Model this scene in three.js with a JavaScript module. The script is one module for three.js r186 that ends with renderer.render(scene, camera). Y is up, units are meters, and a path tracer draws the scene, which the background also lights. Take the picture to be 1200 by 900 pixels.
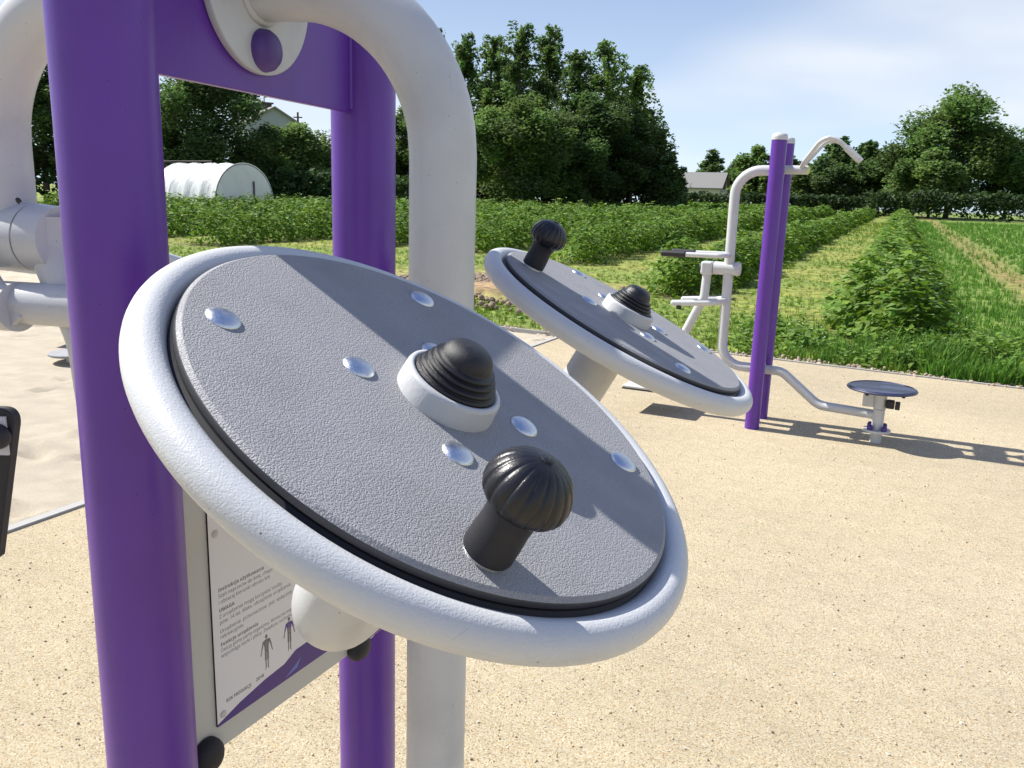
import * as THREE from 'three';
import { mergeGeometries, mergeVertices } from 'three/addons/utils/BufferGeometryUtils.js';
import { RoundedBoxGeometry } from 'three/addons/geometries/RoundedBoxGeometry.js';

// ------------------------------------------------------------------ camera, sky, sun, exposure
const W = 1200, H = 900, FPX = 978.76, HORY = 232.28, ROLL = 0.0321, EYE = 1.5;
const scene = new THREE.Scene();
const camera = new THREE.PerspectiveCamera(49.383, 4 / 3, 0.05, 2000);
const PITCH = Math.atan((H / 2 - HORY) / FPX);
const FWD = new THREE.Vector3(0, -Math.sin(PITCH), -Math.cos(PITCH));
const RGT0 = new THREE.Vector3(1, 0, 0), UP0 = new THREE.Vector3().crossVectors(RGT0, FWD);
const RGT = RGT0.clone().multiplyScalar(Math.cos(ROLL)).addScaledVector(UP0, Math.sin(ROLL));
const UPV = UP0.clone().multiplyScalar(Math.cos(ROLL)).addScaledVector(RGT0, -Math.sin(ROLL));
camera.position.set(0, EYE, 0);
camera.up.copy(UPV);
camera.lookAt(FWD.x, EYE + FWD.y, FWD.z);

const SUN_AZ = -66 * Math.PI / 180, SUN_EL = 50 * Math.PI / 180;
const SUN = new THREE.Vector3(Math.sin(SUN_AZ) * Math.cos(SUN_EL), Math.sin(SUN_EL), -Math.cos(SUN_AZ) * Math.cos(SUN_EL));

const EXPOSURE = 1.62, SUN_INT = 5;
const renderer = new THREE.WebGLRenderer({ antialias: true });
renderer.toneMapping = THREE.LinearToneMapping;
renderer.toneMappingExposure = EXPOSURE;
renderer.shadowMap.enabled = true;
renderer.shadowMap.type = THREE.PCFSoftShadowMap;

const sun = new THREE.DirectionalLight(new THREE.Color(1.0, 0.965, 0.895), SUN_INT);
sun.position.copy(SUN).multiplyScalar(60);
sun.castShadow = true;
sun.shadow.mapSize.set(4096, 4096);
Object.assign(sun.shadow.camera, { left: -20, right: 20, top: 20, bottom: -20, near: 1, far: 160 });
scene.add(sun, sun.target);

// seeded random + value noise
function rng(seed) { let a = seed >>> 0; return () => { a = (a + 0x6D2B79F5) | 0; let t = Math.imul(a ^ (a >>> 15), 1 | a); t = (t + Math.imul(t ^ (t >>> 7), 61 | t)) ^ t; return ((t ^ (t >>> 14)) >>> 0) / 4294967296; }; }
const perm = new Uint8Array(512); { const r = rng(7); const p = [...Array(256).keys()]; for (let i = 255; i > 0; i--) { const j = Math.floor(r() * (i + 1)); [p[i], p[j]] = [p[j], p[i]]; } for (let i = 0; i < 512; i++) perm[i] = p[i & 255]; }
const sm = t => t * t * (3 - 2 * t);
function vnoise(x, y, per = 256) {      // value noise, tiles every per cells
  const xi = Math.floor(x), yi = Math.floor(y), fx = sm(x - xi), fy = sm(y - yi);
  const g = (i, j) => perm[perm[((i % per) + per) % per & 255] + (((j % per) + per) % per & 255)] / 255;
  const a = g(xi, yi), b = g(xi + 1, yi), c = g(xi, yi + 1), d = g(xi + 1, yi + 1);
  return a + (b - a) * fx + (c - a) * fy + (a - b - c + d) * fx * fy;
}
function fbm(x, y, o = 4, per = 256) { let s = 0, a = 0.5, f = 1; for (let i = 0; i < o; i++) { s += a * vnoise(x * f + i * 17, y * f + i * 31, per * f); a *= 0.5; f *= 2; } return s; }

{ // hazy summer sky with thin cirrus, computed as one panorama
  const w = 1024, h = 512, data = new Float32Array(w * h * 4);
  for (let j = 0; j < h; j++) for (let i = 0; i < w; i++) {
    const el = (j + 0.5) / h * Math.PI - Math.PI / 2;           // row 0 is straight down
    const ph = (i + 0.5) / w * 2 * Math.PI;                     // three: u = atan(z, x) / 2pi + 0.5
    const az = ph - Math.PI;
    const dx = Math.cos(el) * Math.cos(az), dz = Math.cos(el) * Math.sin(az), dy = Math.sin(el);
    const e = Math.max(0, dy);
    const k = Math.pow(1 - e, 3.1);
    let r = 0.02 + 0.50 * k, g = 0.08 + 0.565 * k, b = 0.28 + 0.49 * k;
    const c = Math.max(0, dx * SUN.x + dy * SUN.y + dz * SUN.z);
    const mie = 0.14 * Math.pow(c, 3) + 0.4 * Math.pow(c, 24);
    r += mie; g += mie * 0.97; b += mie * 0.9;
    // thin cloud: flattened plane coordinates
    const q = 1 / (e + 0.16), u = dx * q, v = dz * q;
    let cl = Math.min(1, Math.max(0, (fbm(u * 0.42 + 36, v * 0.5 + 27.5, 3) - 0.40) / 0.16));
    cl = sm(cl) * (0.72 + 0.9 * (fbm(u * 2.6 + 5, v * 4.4 + 9, 5) - 0.47)) * Math.min(1, e * 8 + 0.2);
    cl = Math.max(0, Math.min(1, cl * 0.85 * (1 - 0.8 * e)));
    r += (0.60 - r) * cl; g += (0.615 - g) * cl; b += (0.64 - b) * cl;
    if (dy < 0) { const d = Math.min(1, -dy * 6); r += (0.24 - r) * d; g += (0.23 - g) * d; b += (0.17 - b) * d; }
    const o = (j * w + i) * 4; data[o] = r; data[o + 1] = g; data[o + 2] = b; data[o + 3] = 1;
  }
  const t = new THREE.DataTexture(data, w, h, THREE.RGBAFormat, THREE.FloatType);
  t.mapping = THREE.EquirectangularReflectionMapping; t.magFilter = t.minFilter = THREE.LinearFilter; t.wrapS = THREE.RepeatWrapping; t.needsUpdate = true;
  scene.background = t; scene.environment = t;
}

// ------------------------------------------------------------------ helpers
const V = (x, y, z) => new THREE.Vector3(x, y, z);
function ray(px, py) { return FWD.clone().addScaledVector(RGT, (px - W / 2) / FPX).addScaledVector(UPV, -(py - H / 2) / FPX); }
function at(px, py, depth) { const v = ray(px, py); v.multiplyScalar(depth / -v.z); v.y += EYE; return v; }   // point on the sight line at a known distance
const ROWX = 0.41, ROWZ = -0.912;                                // direction of the crop rows
const rise = (x, z) => 0.0095 * Math.max(0, Math.min(110, Math.hypot(x, z)) - 16);   // the land climbs gently away from the paving
const LT = (lat, t, y = 0) => { const x = lat * 0.912 + t * ROWX, z = lat * 0.41 + t * ROWZ; return V(x, y + rise(x, z), z); };
const used = {};
function numbered(n) { const k = used[n] = (used[n] ?? -1) + 1; return k ? `${n}_${String(k).padStart(3, '0')}` : n; }
function shadowed(o) { o.castShadow = true; o.receiveShadow = true; return o; }
function mesh(name, geo, mat, parent) { const m = shadowed(new THREE.Mesh(geo, mat)); m.name = name; (parent || scene).add(m); if (!parent) m.name = numbered(name); return m; }
function thing(name, label, category, group) { const o = new THREE.Group(); o.name = numbered(name); o.userData = { label, category }; if (group) o.userData.group = group; scene.add(o); return o; }
function sub(name, parent) { const o = new THREE.Group(); o.name = name; parent.add(o); return o; }
function structure(o, label, category) { o.userData = { kind: 'structure', label, category }; return o; }
function stuff(o, label, category) { o.userData = { kind: 'stuff', label, category }; return o; }
function scaleUV(g, su, sv) { const a = g.attributes.uv; for (let i = 0; i < a.count; i++) a.setXY(i, a.getX(i) * su, a.getY(i) * sv); return g; }
function xzUV(g, s = 1) { const p = g.attributes.position, u = new Float32Array(p.count * 2); for (let i = 0; i < p.count; i++) { u[i * 2] = p.getX(i) * s; u[i * 2 + 1] = p.getZ(i) * s; } g.setAttribute('uv', new THREE.BufferAttribute(u, 2)); return g; }
function path(pts, fil) {                                         // polyline with rounded corners
  const cp = new THREE.CurvePath(); let prev = pts[0].clone();
  for (let i = 1; i < pts.length - 1; i++) {
    const a = pts[i - 1], b = pts[i], c = pts[i + 1], f = Array.isArray(fil) ? fil[i - 1] : fil;
    const d1 = a.clone().sub(b).normalize(), d2 = c.clone().sub(b).normalize(), half = d1.angleTo(d2) / 2;
    const t = Math.min(f / Math.tan(half), a.distanceTo(b) * 0.98, c.distanceTo(b) * 0.98);
    const s = b.clone().addScaledVector(d1, t), e = b.clone().addScaledVector(d2, t);
    if (prev.distanceTo(s) > 1e-4) cp.add(new THREE.LineCurve3(prev, s));
    const r = t * Math.tan(half), bis = d1.clone().add(d2).normalize(), o = b.clone().addScaledVector(bis, r / Math.sin(half));
    const v1 = s.clone().sub(o), v2 = e.clone().sub(o), ang = v1.angleTo(v2), ax = v1.clone().cross(v2).normalize();
    const arc = new THREE.CatmullRomCurve3([...Array(9).keys()].map(k => o.clone().add(v1.clone().applyAxisAngle(ax, ang * k / 8))));
    cp.add(arc); prev = e;
  }
  cp.add(new THREE.LineCurve3(prev, pts[pts.length - 1].clone()));
  return cp;
}
function pipe(pts, r, fil = 0.1, seg = 80, rad = 28) {
  const c = path(pts, fil), L = c.getLength();
  class Cv extends THREE.Curve { getPoint(t, o = new THREE.Vector3()) { return o.copy(c.getPoint(t)); } getPointAt(t, o) { return this.getPoint(t, o); } getLength() { return L; } }
  const g = new THREE.TubeGeometry(new Cv(), seg, r, rad, false);
  scaleUV(g, L, 2 * Math.PI * r);
  return g;
}
function cylBetween(a, b, r1, r2 = r1, seg = 24, open = false) {
  const L = a.distanceTo(b), g = new THREE.CylinderGeometry(r2, r1, L, seg, 1, open);
  scaleUV(g, 2 * Math.PI * r1, L);
  g.applyQuaternion(new THREE.Quaternion().setFromUnitVectors(V(0, 1, 0), b.clone().sub(a).normalize()));
  g.translate((a.x + b.x) / 2, (a.y + b.y) / 2, (a.z + b.z) / 2); return g;
}
function lathe(pts, seg = 64) { return new THREE.LatheGeometry(pts.map(p => new THREE.Vector2(p[0], p[1])), seg); }
function join(list) { return mergeGeometries(list.map(g => { const n = g.index ? g.toNonIndexed() : g; for (const k of Object.keys(n.attributes)) if (!['position', 'normal', 'uv'].includes(k)) n.deleteAttribute(k); return n; }), false); }

// textures
function dataTex(n, fn, srgb) {
  const d = new Uint8Array(n * n * 4);
  for (let j = 0; j < n; j++) for (let i = 0; i < n; i++) { const c = fn(i, j), o = (j * n + i) * 4; if (typeof c === 'number') { d[o] = d[o + 1] = d[o + 2] = c; } else { d[o] = c[0]; d[o + 1] = c[1]; d[o + 2] = c[2]; } d[o + 3] = 255; }
  const t = new THREE.DataTexture(d, n, n); t.wrapS = t.wrapT = THREE.RepeatWrapping; t.magFilter = THREE.LinearFilter; t.minFilter = THREE.LinearMipmapLinearFilter; t.generateMipmaps = true; if (srgb) t.colorSpace = THREE.SRGBColorSpace; t.needsUpdate = true; return t;
}
function rep(t, per) { const c = t.clone(); c.repeat.set(1 / per, 1 / per); c.needsUpdate = true; return c; }   // per = metres covered
const clamp8 = v => Math.max(0, Math.min(255, v));
const peel = dataTex(256, (i, j) => clamp8(255 * (0.65 * fbm(i / 8, j / 8, 2, 32) * 1.2 + 0.35 * fbm(i / 32, j / 32, 2, 8))));
const pebble = dataTex(512, (i, j) => { const v = fbm(i / 8, j / 8, 2, 64); return clamp8(255 * Math.min(1, Math.max(0, (v - 0.28) * 2.3))); });

const granule = (() => {    // bonded granulate: cells of grit with dark gaps between
  const n = 1024, r = rng(31), C = 128, cs = n / C, pts = [];
  for (let k = 0; k < C * C; k++) pts.push([r(), r(), r(), r()]);
  const hgt = new Float32Array(n * n), tone = new Float32Array(n * n), hue = new Float32Array(n * n);
  for (let j = 0; j < n; j++) for (let i = 0; i < n; i++) {
    const ci = Math.floor(i / cs), cj = Math.floor(j / cs); let d1 = 9, d2 = 9, id = 0;
    for (let b = -1; b <= 1; b++) for (let a = -1; a <= 1; a++) {
      const x = (ci + a + C) % C, y = (cj + b + C) % C, p = pts[y * C + x];
      const ex = (ci + a + p[0]) - (i + 0.5) / cs, ey = (cj + b + p[1]) - (j + 0.5) / cs, d = ex * ex + ey * ey;
      if (d < d1) { d2 = d1; d1 = d; id = y * C + x; } else if (d < d2) d2 = d;
    }
    const o = j * n + i, gap = Math.sqrt(d2) - Math.sqrt(d1);
    hgt[o] = Math.min(1, gap * 2.4) * (0.45 + 0.55 * pts[id][2]);
    tone[o] = pts[id][2]; hue[o] = pts[id][3];
  }
  return { n, hgt, tone, hue };
})();
const gravelMap = dataTex(1024, (i, j) => {
  const o = j * 1024 + i, t = granule.tone[o], u = granule.hue[o], g = granule.hgt[o];
  const big = fbm(i / 128, j / 128, 4, 8) - 0.47;
  let k = 0.86 + 0.14 * t + big * 0.07; let r = 213, gg = 198, b = 167;
  if (u > 0.94) { r = 158; gg = 132; b = 96; } else if (u > 0.82) { r = 231; gg = 216; b = 184; } else if (u < 0.13) { r = 206; gg = 178; b = 132; }
  if (g < 0.12 && t < 0.35) { k *= 0.62; }
  return [clamp8(r * k), clamp8(gg * k), clamp8(b * k)];
}, true);
const gravelBump = dataTex(1024, (i, j) => clamp8(255 * (0.8 * granule.hgt[j * 1024 + i] + 0.2 * fbm(i / 64, j / 64, 3, 16))));
const sandMap = dataTex(512, (i, j) => { const v = fbm(i / 64, j / 64, 4, 8), f = perm[(i * 7 + perm[j & 255]) & 255] / 255; const k = 0.86 + 0.10 * (v - 0.47) + 0.14 * (f - 0.5); return [clamp8(224 * k), clamp8(210 * k), clamp8(186 * k)]; }, true);
const soilMap = dataTex(512, (i, j) => { const v = fbm(i / 32, j / 32, 5, 16), f = perm[(i * 11 + perm[j & 255]) & 255] / 255; const k = 0.6 + 0.7 * v + 0.12 * (f - 0.5); return [clamp8(150 * k), clamp8(142 * k), clamp8(120 * k)]; }, true);
const rough = dataTex(256, (i, j) => clamp8(255 * (0.5 + 0.5 * fbm(i / 32, j / 32, 4, 8))));

// handled paint: faint dust patches, pin-prick specks and a few hairline scuffs
const wear = (() => {
  const n = 1024, a = new Float32Array(n * n).fill(1), r = rng(61);
  for (let j = 0; j < n; j++) for (let i = 0; i < n; i++) { const p = fbm(i / 128, j / 128, 5, 8); a[j * n + i] = 1 - 0.04 * Math.max(0, p - 0.45) * 3; }
  for (let k = 0; k < 90; k++) { const x = r() * n, y = r() * n, s = 0.7 + 1.8 * r() * r(), d = 0.25 + 0.5 * r(); for (let b = -4; b <= 4; b++) for (let c = -4; c <= 4; c++) { const q = Math.hypot(b, c) / s; if (q < 1.2) { const o = ((Math.floor(y) + b + n) % n) * n + (Math.floor(x) + c + n) % n; a[o] *= 1 - d * Math.max(0, 1 - q * 0.7); } } }
  for (let k = 0; k < 36; k++) { let x = r() * n, y = r() * n, t = r() * 6.28; const L = 10 + 70 * r() * r(), up = r() < 0.5 ? 1.06 : 0.9; for (let i = 0; i < L; i++) { const o = ((Math.floor(y) % n + n) % n) * n + (Math.floor(x) % n + n) % n; a[o] *= up; x += Math.cos(t); y += Math.sin(t); t += (r() - 0.5) * 0.1; } }
  return dataTex(n, (i, j) => clamp8(250 * a[j * n + i]), true);
})();
// materials
const M = {};
const lin = (r, g, b) => new THREE.Color().setRGB(r, g, b);
M.white = new THREE.MeshPhysicalMaterial({ map: rep(wear, 0.42), color: lin(0.54, 0.548, 0.552), roughness: 0.42, bumpMap: rep(peel, 0.05), bumpScale: 0.00022, clearcoat: 0.15, clearcoatRoughness: 0.35 });
M.whiteRing = new THREE.MeshPhysicalMaterial({ map: rep(wear, 0.42), color: lin(0.575, 0.583, 0.59), roughness: 0.45, bumpMap: rep(peel, 0.035), bumpScale: 0.00036, clearcoat: 0.15, clearcoatRoughness: 0.4 });
M.purple = new THREE.MeshPhysicalMaterial({ map: rep(wear, 0.42), color: lin(0.105, 0.022, 0.30), roughness: 0.38, bumpMap: rep(peel, 0.05), bumpScale: 0.0002, clearcoat: 0.12, clearcoatRoughness: 0.3 });
M.purpleCap = new THREE.MeshStandardMaterial({ color: lin(0.07, 0.03, 0.19), roughness: 0.45 });
M.plate = new THREE.MeshStandardMaterial({ map: rep(wear, 0.3), color: lin(0.30, 0.30, 0.31), roughness: 0.95, bumpMap: rep(pebble, 0.06), bumpScale: 0.0006, roughnessMap: rep(rough, 0.2) });
M.plateEdge = new THREE.MeshStandardMaterial({ color: lin(0.045, 0.045, 0.05), roughness: 0.5 });
M.black = new THREE.MeshStandardMaterial({ color: lin(0.012, 0.012, 0.014), roughness: 0.5 });
M.rubber = new THREE.MeshPhysicalMaterial({ color: lin(0.007, 0.007, 0.010), roughness: 0.36, bumpMap: rep(peel, 0.03), bumpScale: 0.0002 });
M.rubberMatte = new THREE.MeshStandardMaterial({ color: lin(0.011, 0.011, 0.015), roughness: 0.6, bumpMap: rep(peel, 0.02), bumpScale: 0.0002 });
M.zinc = new THREE.MeshStandardMaterial({ color: lin(0.62, 0.66, 0.70), metalness: 1, roughness: 0.45, roughnessMap: rep(rough, 0.02), bumpMap: rep(peel, 0.02), bumpScale: 0.0002 });
M.board = new THREE.MeshStandardMaterial({ color: lin(0.52, 0.51, 0.47), roughness: 0.55, bumpMap: rep(peel, 0.04), bumpScale: 0.00012 });
M.pavement = new THREE.MeshStandardMaterial({ color: lin(1, 1, 1), map: rep(gravelMap, 0.45), bumpMap: rep(gravelBump, 0.45), bumpScale: 0.003, roughness: 0.95, vertexColors: true });
M.sand = new THREE.MeshStandardMaterial({ map: rep(sandMap, 0.8), bumpMap: rep(gravelBump, 0.35), bumpScale: 0.003, roughness: 0.95 });
M.kerb = new THREE.MeshStandardMaterial({ color: lin(0.36, 0.35, 0.33), roughness: 0.9, bumpMap: rep(rough, 0.1), bumpScale: 0.002 });
M.field = new THREE.MeshStandardMaterial({ map: rep(soilMap, 1.7), roughness: 1, vertexColors: true, bumpMap: rep(rough, 0.4), bumpScale: 0.02 });
M.soil = new THREE.MeshStandardMaterial({ color: lin(0.25, 0.185, 0.135), roughness: 1, bumpMap: rep(rough, 0.15), bumpScale: 0.008 });
M.bark = new THREE.MeshStandardMaterial({ color: lin(0.09, 0.07, 0.05), roughness: 1, bumpMap: rep(rough, 0.5), bumpScale: 0.02 });
M.leaf = new THREE.MeshPhysicalMaterial({ color: lin(1, 1, 1), roughness: 0.75, transmission: 0.5, thickness: 0, side: THREE.DoubleSide, vertexColors: false, specularIntensity: 0.3 });
M.crown = new THREE.MeshPhysicalMaterial({ color: lin(1, 1, 1), roughness: 0.85, transmission: 0.5, thickness: 0, side: THREE.DoubleSide, vertexColors: true, specularIntensity: 0.25 });

// ------------------------------------------------------------------ ground
const PB = V(0.423, 0, -0.906), PA = V(0.906, 0, 0.423);          // along the sand edge, along the field edge
const PIT0 = V(-2.1, 0, -3.65), EDGE0 = V(-0.02, 0, -9.75);
const EA = V(0.871, 0, 0.491);                                     // direction of the field edge
function edgeT(p, a) { return EDGE0.clone().addScaledVector(EA, a); }
const pitAt = s => PIT0.clone().addScaledVector(PB, s);
// crossing of the pit line and the field edge
const cross = (() => { const d = EDGE0.clone().sub(PIT0); const det = PB.x * -EA.z - PB.z * -EA.x; const s = (d.x * -EA.z - d.z * -EA.x) / det; return pitAt(s); })();
function polySheet(pts, y) { const s = new THREE.Shape(pts.map(p => new THREE.Vector2(p.x, -p.z))); const g = new THREE.ShapeGeometry(s); g.rotateX(-Math.PI / 2); g.translate(0, y, 0); xzUV(g); return g; }
{ // granulate paving: gridded between the sand edge and the field edge so its tone can drift gently
  const pos = [], col = [], idx = [], nx = 90, nz = 90, uv = [];
  const c00 = pitAt(-14), rgt = 22;
  for (let j = 0; j <= nz; j++) for (let i = 0; i <= nx; i++) {
    const a0 = c00.clone().addScaledVector(EA, rgt * i / nx), end = cross.clone().addScaledVector(EA, rgt * i / nx);
    const p = a0.lerp(end, j / nz); pos.push(p.x, 0, p.z); uv.push(p.x, p.z);
    const k = 0.95 + 0.30 * (fbm(p.x * 1.3 + 50, p.z * 1.3 + 50, 5) - 0.47); const w = (fbm(p.x * 0.5 + 20, p.z * 0.5 + 9, 3) - 0.45) * 0.10;
    col.push(k * (1 + w * 0.3), k, k * (1 - w));
    if (i < nx && j < nz) { const o = j * (nx + 1) + i; idx.push(o, o + 1, o + nx + 1, o + 1, o + nx + 2, o + nx + 1); }
  }
  const g = new THREE.BufferGeometry(); g.setAttribute('position', new THREE.Float32BufferAttribute(pos, 3)); g.setAttribute('uv', new THREE.Float32BufferAttribute(uv, 2)); g.setAttribute('color', new THREE.Float32BufferAttribute(col, 3)); g.setIndex(idx); g.computeVertexNormals();
  structure(mesh('pavement', g, M.pavement), 'beige granulate paving under the gym equipment', 'paving');
}
{ // sand bed with trodden hollows
  const r = rng(5), dents = []; for (let k = 0; k < 420; k++) dents.push([r() * 14, r() * 16 - 8.5, 0.07 + r() * 0.09, 0.03 + r() * 0.05, r() * 3.14, 0.8 + r()]);
  const pos = [], uv = [], idx = [], nx = 200, nz = 240;
  const c0 = pitAt(-8);
  for (let j = 0; j <= nz; j++) for (let i = 0; i <= nx; i++) {
    const a = 12 * Math.pow(i / nx, 1.4), lenEnd = cross.clone().sub(c0).length();
    const p = c0.clone().addScaledVector(EA, -a - 0.05).addScaledVector(PB, lenEnd * j / nz);
    const s = lenEnd * j / nz - 8;
    let y = -0.035 + 0.035 * (fbm(p.x * 2.2 + 9, p.z * 2.2 + 40, 4) - 0.47) + 0.012 * (fbm(p.x * 9, p.z * 9, 2) - 0.4);
    for (const d of dents) { const ex = a - d[0], ey = s - d[1]; if (Math.abs(ex) > 0.4 || Math.abs(ey) > 0.4) continue; const cs = Math.cos(d[4]), sn = Math.sin(d[4]); const u = (ex * cs + ey * sn) / d[2], v = (-ex * sn + ey * cs) / (d[2] * 0.55); const q = u * u + v * v; if (q < 6) y += d[3] * (-Math.exp(-q * 1.3) + 0.45 * Math.exp(-(q - 2.2) * (q - 2.2) * 0.8)); }
    pos.push(p.x, y, p.z); uv.push(p.x, p.z);
    if (i < nx && j < nz) { const o = j * (nx + 1) + i; idx.push(o, o + nx + 1, o + 1, o + 1, o + nx + 1, o + nx + 2); }
  }
  const g = new THREE.BufferGeometry(); g.setAttribute('position', new THREE.Float32BufferAttribute(pos, 3)); g.setAttribute('uv', new THREE.Float32BufferAttribute(uv, 2)); g.setIndex(idx); g.computeVertexNormals();
  structure(mesh('sand_bed', g, M.sand), 'pale trodden sand bed beside the paving', 'sand');
}
function strip(a, b, w, h, y0) { const d = b.clone().sub(a), L = d.length(); const g = new THREE.BoxGeometry(L, h, w); scaleUV(g, L, w); g.rotateY(-Math.atan2(d.z, d.x)); g.translate((a.x + b.x) / 2, y0 + h / 2, (a.z + b.z) / 2); return g; }
structure(mesh('kerb', strip(pitAt(-13), cross, 0.05, 0.16, -0.148), M.kerb), 'thin grey edging between sand and paving', 'kerb');
structure(mesh('kerb', strip(cross.clone().addScaledVector(EA, -12), cross.clone().addScaledVector(EA, 20), 0.03, 0.2, -0.188), M.kerb), 'thin grey edging between paving and field', 'kerb');
const LATP = V(0.912, 0, 0.41);
function edgeTAt(lat) { return 8.53 - 0.09 * lat; }
const ROWS = [[0, 10.6], [-3.15, 13.6], [-7.0, 18.6], [-10.2, 20], [-13.2, 19], [-16.2, 16.5], [-19.4, 17.5], [-22.6, 19.5], [-26, 22], [-29.4, 24], [-33, 26], [-37, 28]];
{ // field sheet out to the horizon: soil, mown grass strips, far grass
  const lats = [], ts = []; for (let k = -100; k <= 60; k++) { const s = k / 100; lats.push(Math.sign(s) * (Math.abs(s) * 22 + Math.pow(Math.abs(s), 4) * 500)); }
  for (let k = 0; k <= 150; k++) { const s = k / 150; ts.push(0.06 + 20 * s + 60 * s * s + 700 * Math.pow(s, 5)); }
  const pos = [], col = [], idx = [], uv = [];
  const mix = (a, b, k) => a.map((x, i) => x + (b[i] - x) * k), cl = x => Math.max(0, Math.min(1, x));
  for (const t of ts) for (const lat of lats) {
    const tt = edgeTAt(Math.max(-60, Math.min(60, lat))) + t, p = LT(lat, tt);
    const n1 = fbm(lat * 0.7 + 60, tt * 0.7 + 60, 4), n2 = fbm(lat * 0.25 + 90, tt * 0.12 + 90, 3);
    let c = mix([0.56, 0.84, 0.18], [0.80, 0.95, 0.26], cl((n1 - 0.42) * 5));       // mown, half dry grass
    if (lat > 0.4) { c = mix([0.42, 0.78, 0.15], [0.58, 0.84, 0.2], n1); const tr = Math.exp(-Math.pow((lat - 2.5 - 0.3 * (n2 - 0.5)) / 0.42, 2)); c = mix(c, [0.95, 0.66, 0.36], tr * 0.75 * cl(0.35 + n1)); }
    const soil = cl((n1 - 0.40) * 6) * Math.exp(-Math.pow((lat + 6.4) / 1.7, 2) - Math.pow((tt - 12.2) / 2.2, 2)) * 1.6; c = mix(c, [1.05, 0.80, 0.60], cl(soil));
    const lip = cl(1 - t / 0.35) * cl((n1 - 0.3) * 4); c = mix(c, [1.25, 1.08, 0.85], lip);
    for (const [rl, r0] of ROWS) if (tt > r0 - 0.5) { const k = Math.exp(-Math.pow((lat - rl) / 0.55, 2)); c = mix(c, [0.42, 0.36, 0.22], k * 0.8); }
    const y = -0.02 + (t < 1 ? 0.035 * t * n1 * 2 : 0.035 * n1 * 2) + 0.16 * cl(soil);
    pos.push(p.x, p.y + y, p.z); col.push(...c); uv.push(p.x, p.z);
  }
  const nl = lats.length;
  for (let j = 0; j < ts.length - 1; j++) for (let i = 0; i < nl - 1; i++) { const o = j * nl + i; idx.push(o, o + 1, o + nl, o + 1, o + nl + 1, o + nl); }
  const g = new THREE.BufferGeometry(); g.setAttribute('position', new THREE.Float32BufferAttribute(pos, 3)); g.setAttribute('color', new THREE.Float32BufferAttribute(col, 3)); g.setAttribute('uv', new THREE.Float32BufferAttribute(uv, 2)); g.setIndex(idx); g.computeVertexNormals();
  structure(mesh('field', g, M.field), 'vegetable field with mown grass strips between crop rows', 'field');
  const far = polySheet([V(-900, 0, -900), V(900, 0, -900), V(900, 0, 900), V(-900, 0, 900)], -0.22);
  const gc = new THREE.MeshStandardMaterial({ color: lin(0.10, 0.13, 0.04), roughness: 1 });
  structure(mesh('ground', far, gc), 'open ground reaching to the horizon', 'ground');
}

// ------------------------------------------------------------------ vegetation
function leafShape(len, wid) {         // folded, pointed leaf, base at origin, along +z, upper side +y
  const p = [0, 0, 0, -wid / 2, 0.10 * wid, len * 0.42, 0, -0.05 * wid, len * 0.5, wid / 2, 0.10 * wid, len * 0.42, 0, -0.08 * len, len];
  const g = new THREE.BufferGeometry(); g.setAttribute('position', new THREE.Float32BufferAttribute(p, 3)); g.setIndex([0, 2, 1, 0, 3, 2, 1, 2, 4, 2, 3, 4]); g.computeVertexNormals(); g.setAttribute('uv', new THREE.Float32BufferAttribute([0.5, 0, 0, 0.4, 0.5, 0.5, 1, 0.4, 0.5, 1], 2)); return g;
}
const _m = new THREE.Matrix4(), _q = new THREE.Quaternion(), _s = V(1, 1, 1), _e = new THREE.Euler();
const LEAF = leafShape(1, 0.72);
const TUFT = (() => { const r = rng(77), P = [], I = []; for (let k = 0; k < 9; k++) { const a = r() * 6.28, lean = 0.15 + r() * 0.5, h = 0.55 + r() * 0.45, w = 0.028, bx = (r() - 0.5) * 0.35, bz = (r() - 0.5) * 0.35, dx = Math.cos(a), dz = Math.sin(a), o = P.length / 3; P.push(bx - dz * w, 0, bz + dx * w, bx + dz * w, 0, bz - dx * w, bx + dx * lean * 0.35 * h - dz * w * 0.8, h * 0.6, bz + dz * lean * 0.35 * h + dx * w * 0.8, bx + dx * lean * 0.35 * h + dz * w * 0.8, h * 0.6, bz + dz * lean * 0.35 * h - dx * w * 0.8, bx + dx * lean * h, h, bz + dz * lean * h); I.push(o, o + 1, o + 2, o + 1, o + 3, o + 2, o + 2, o + 3, o + 4); } const g = new THREE.BufferGeometry(); g.setAttribute('position', new THREE.Float32BufferAttribute(P, 3)); g.setIndex(I); g.computeVertexNormals(); return g; })();
function instanced(name, geo, mat, list, parent) {
  const im = new THREE.InstancedMesh(geo, mat, list.length), c = new THREE.Color();
  list.forEach((l, i) => { im.setMatrixAt(i, l.m); im.setColorAt(i, c.setRGB(...l.c)); });
  im.name = parent ? name : numbered(name); shadowed(im); (parent || scene).add(im); return im;
}
function leafAt(x, y, z, size, yaw, tilt, rollA, c) { _e.set(tilt, yaw, rollA, 'YXZ'); _q.setFromEuler(_e); _s.set(size, size, size); return { m: new THREE.Matrix4().compose(V(x, y, z), _q, _s), c }; }
function green(r, dry = 0) { const v = 0.7 + r() * 0.65, h = r(); return [(0.115 + 0.06 * h + dry * 0.08) * v, (0.235 + 0.045 * h + dry * 0.03) * v, (0.022 + 0.012 * r()) * v]; }
const rowWords = ['bushy green crop row ending in tall weeds beside the right field track', 'leafy green crop row behind the purple twin posts of the pendulum trainer', 'leafy green crop row ending behind the brown soil patch'];
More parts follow.
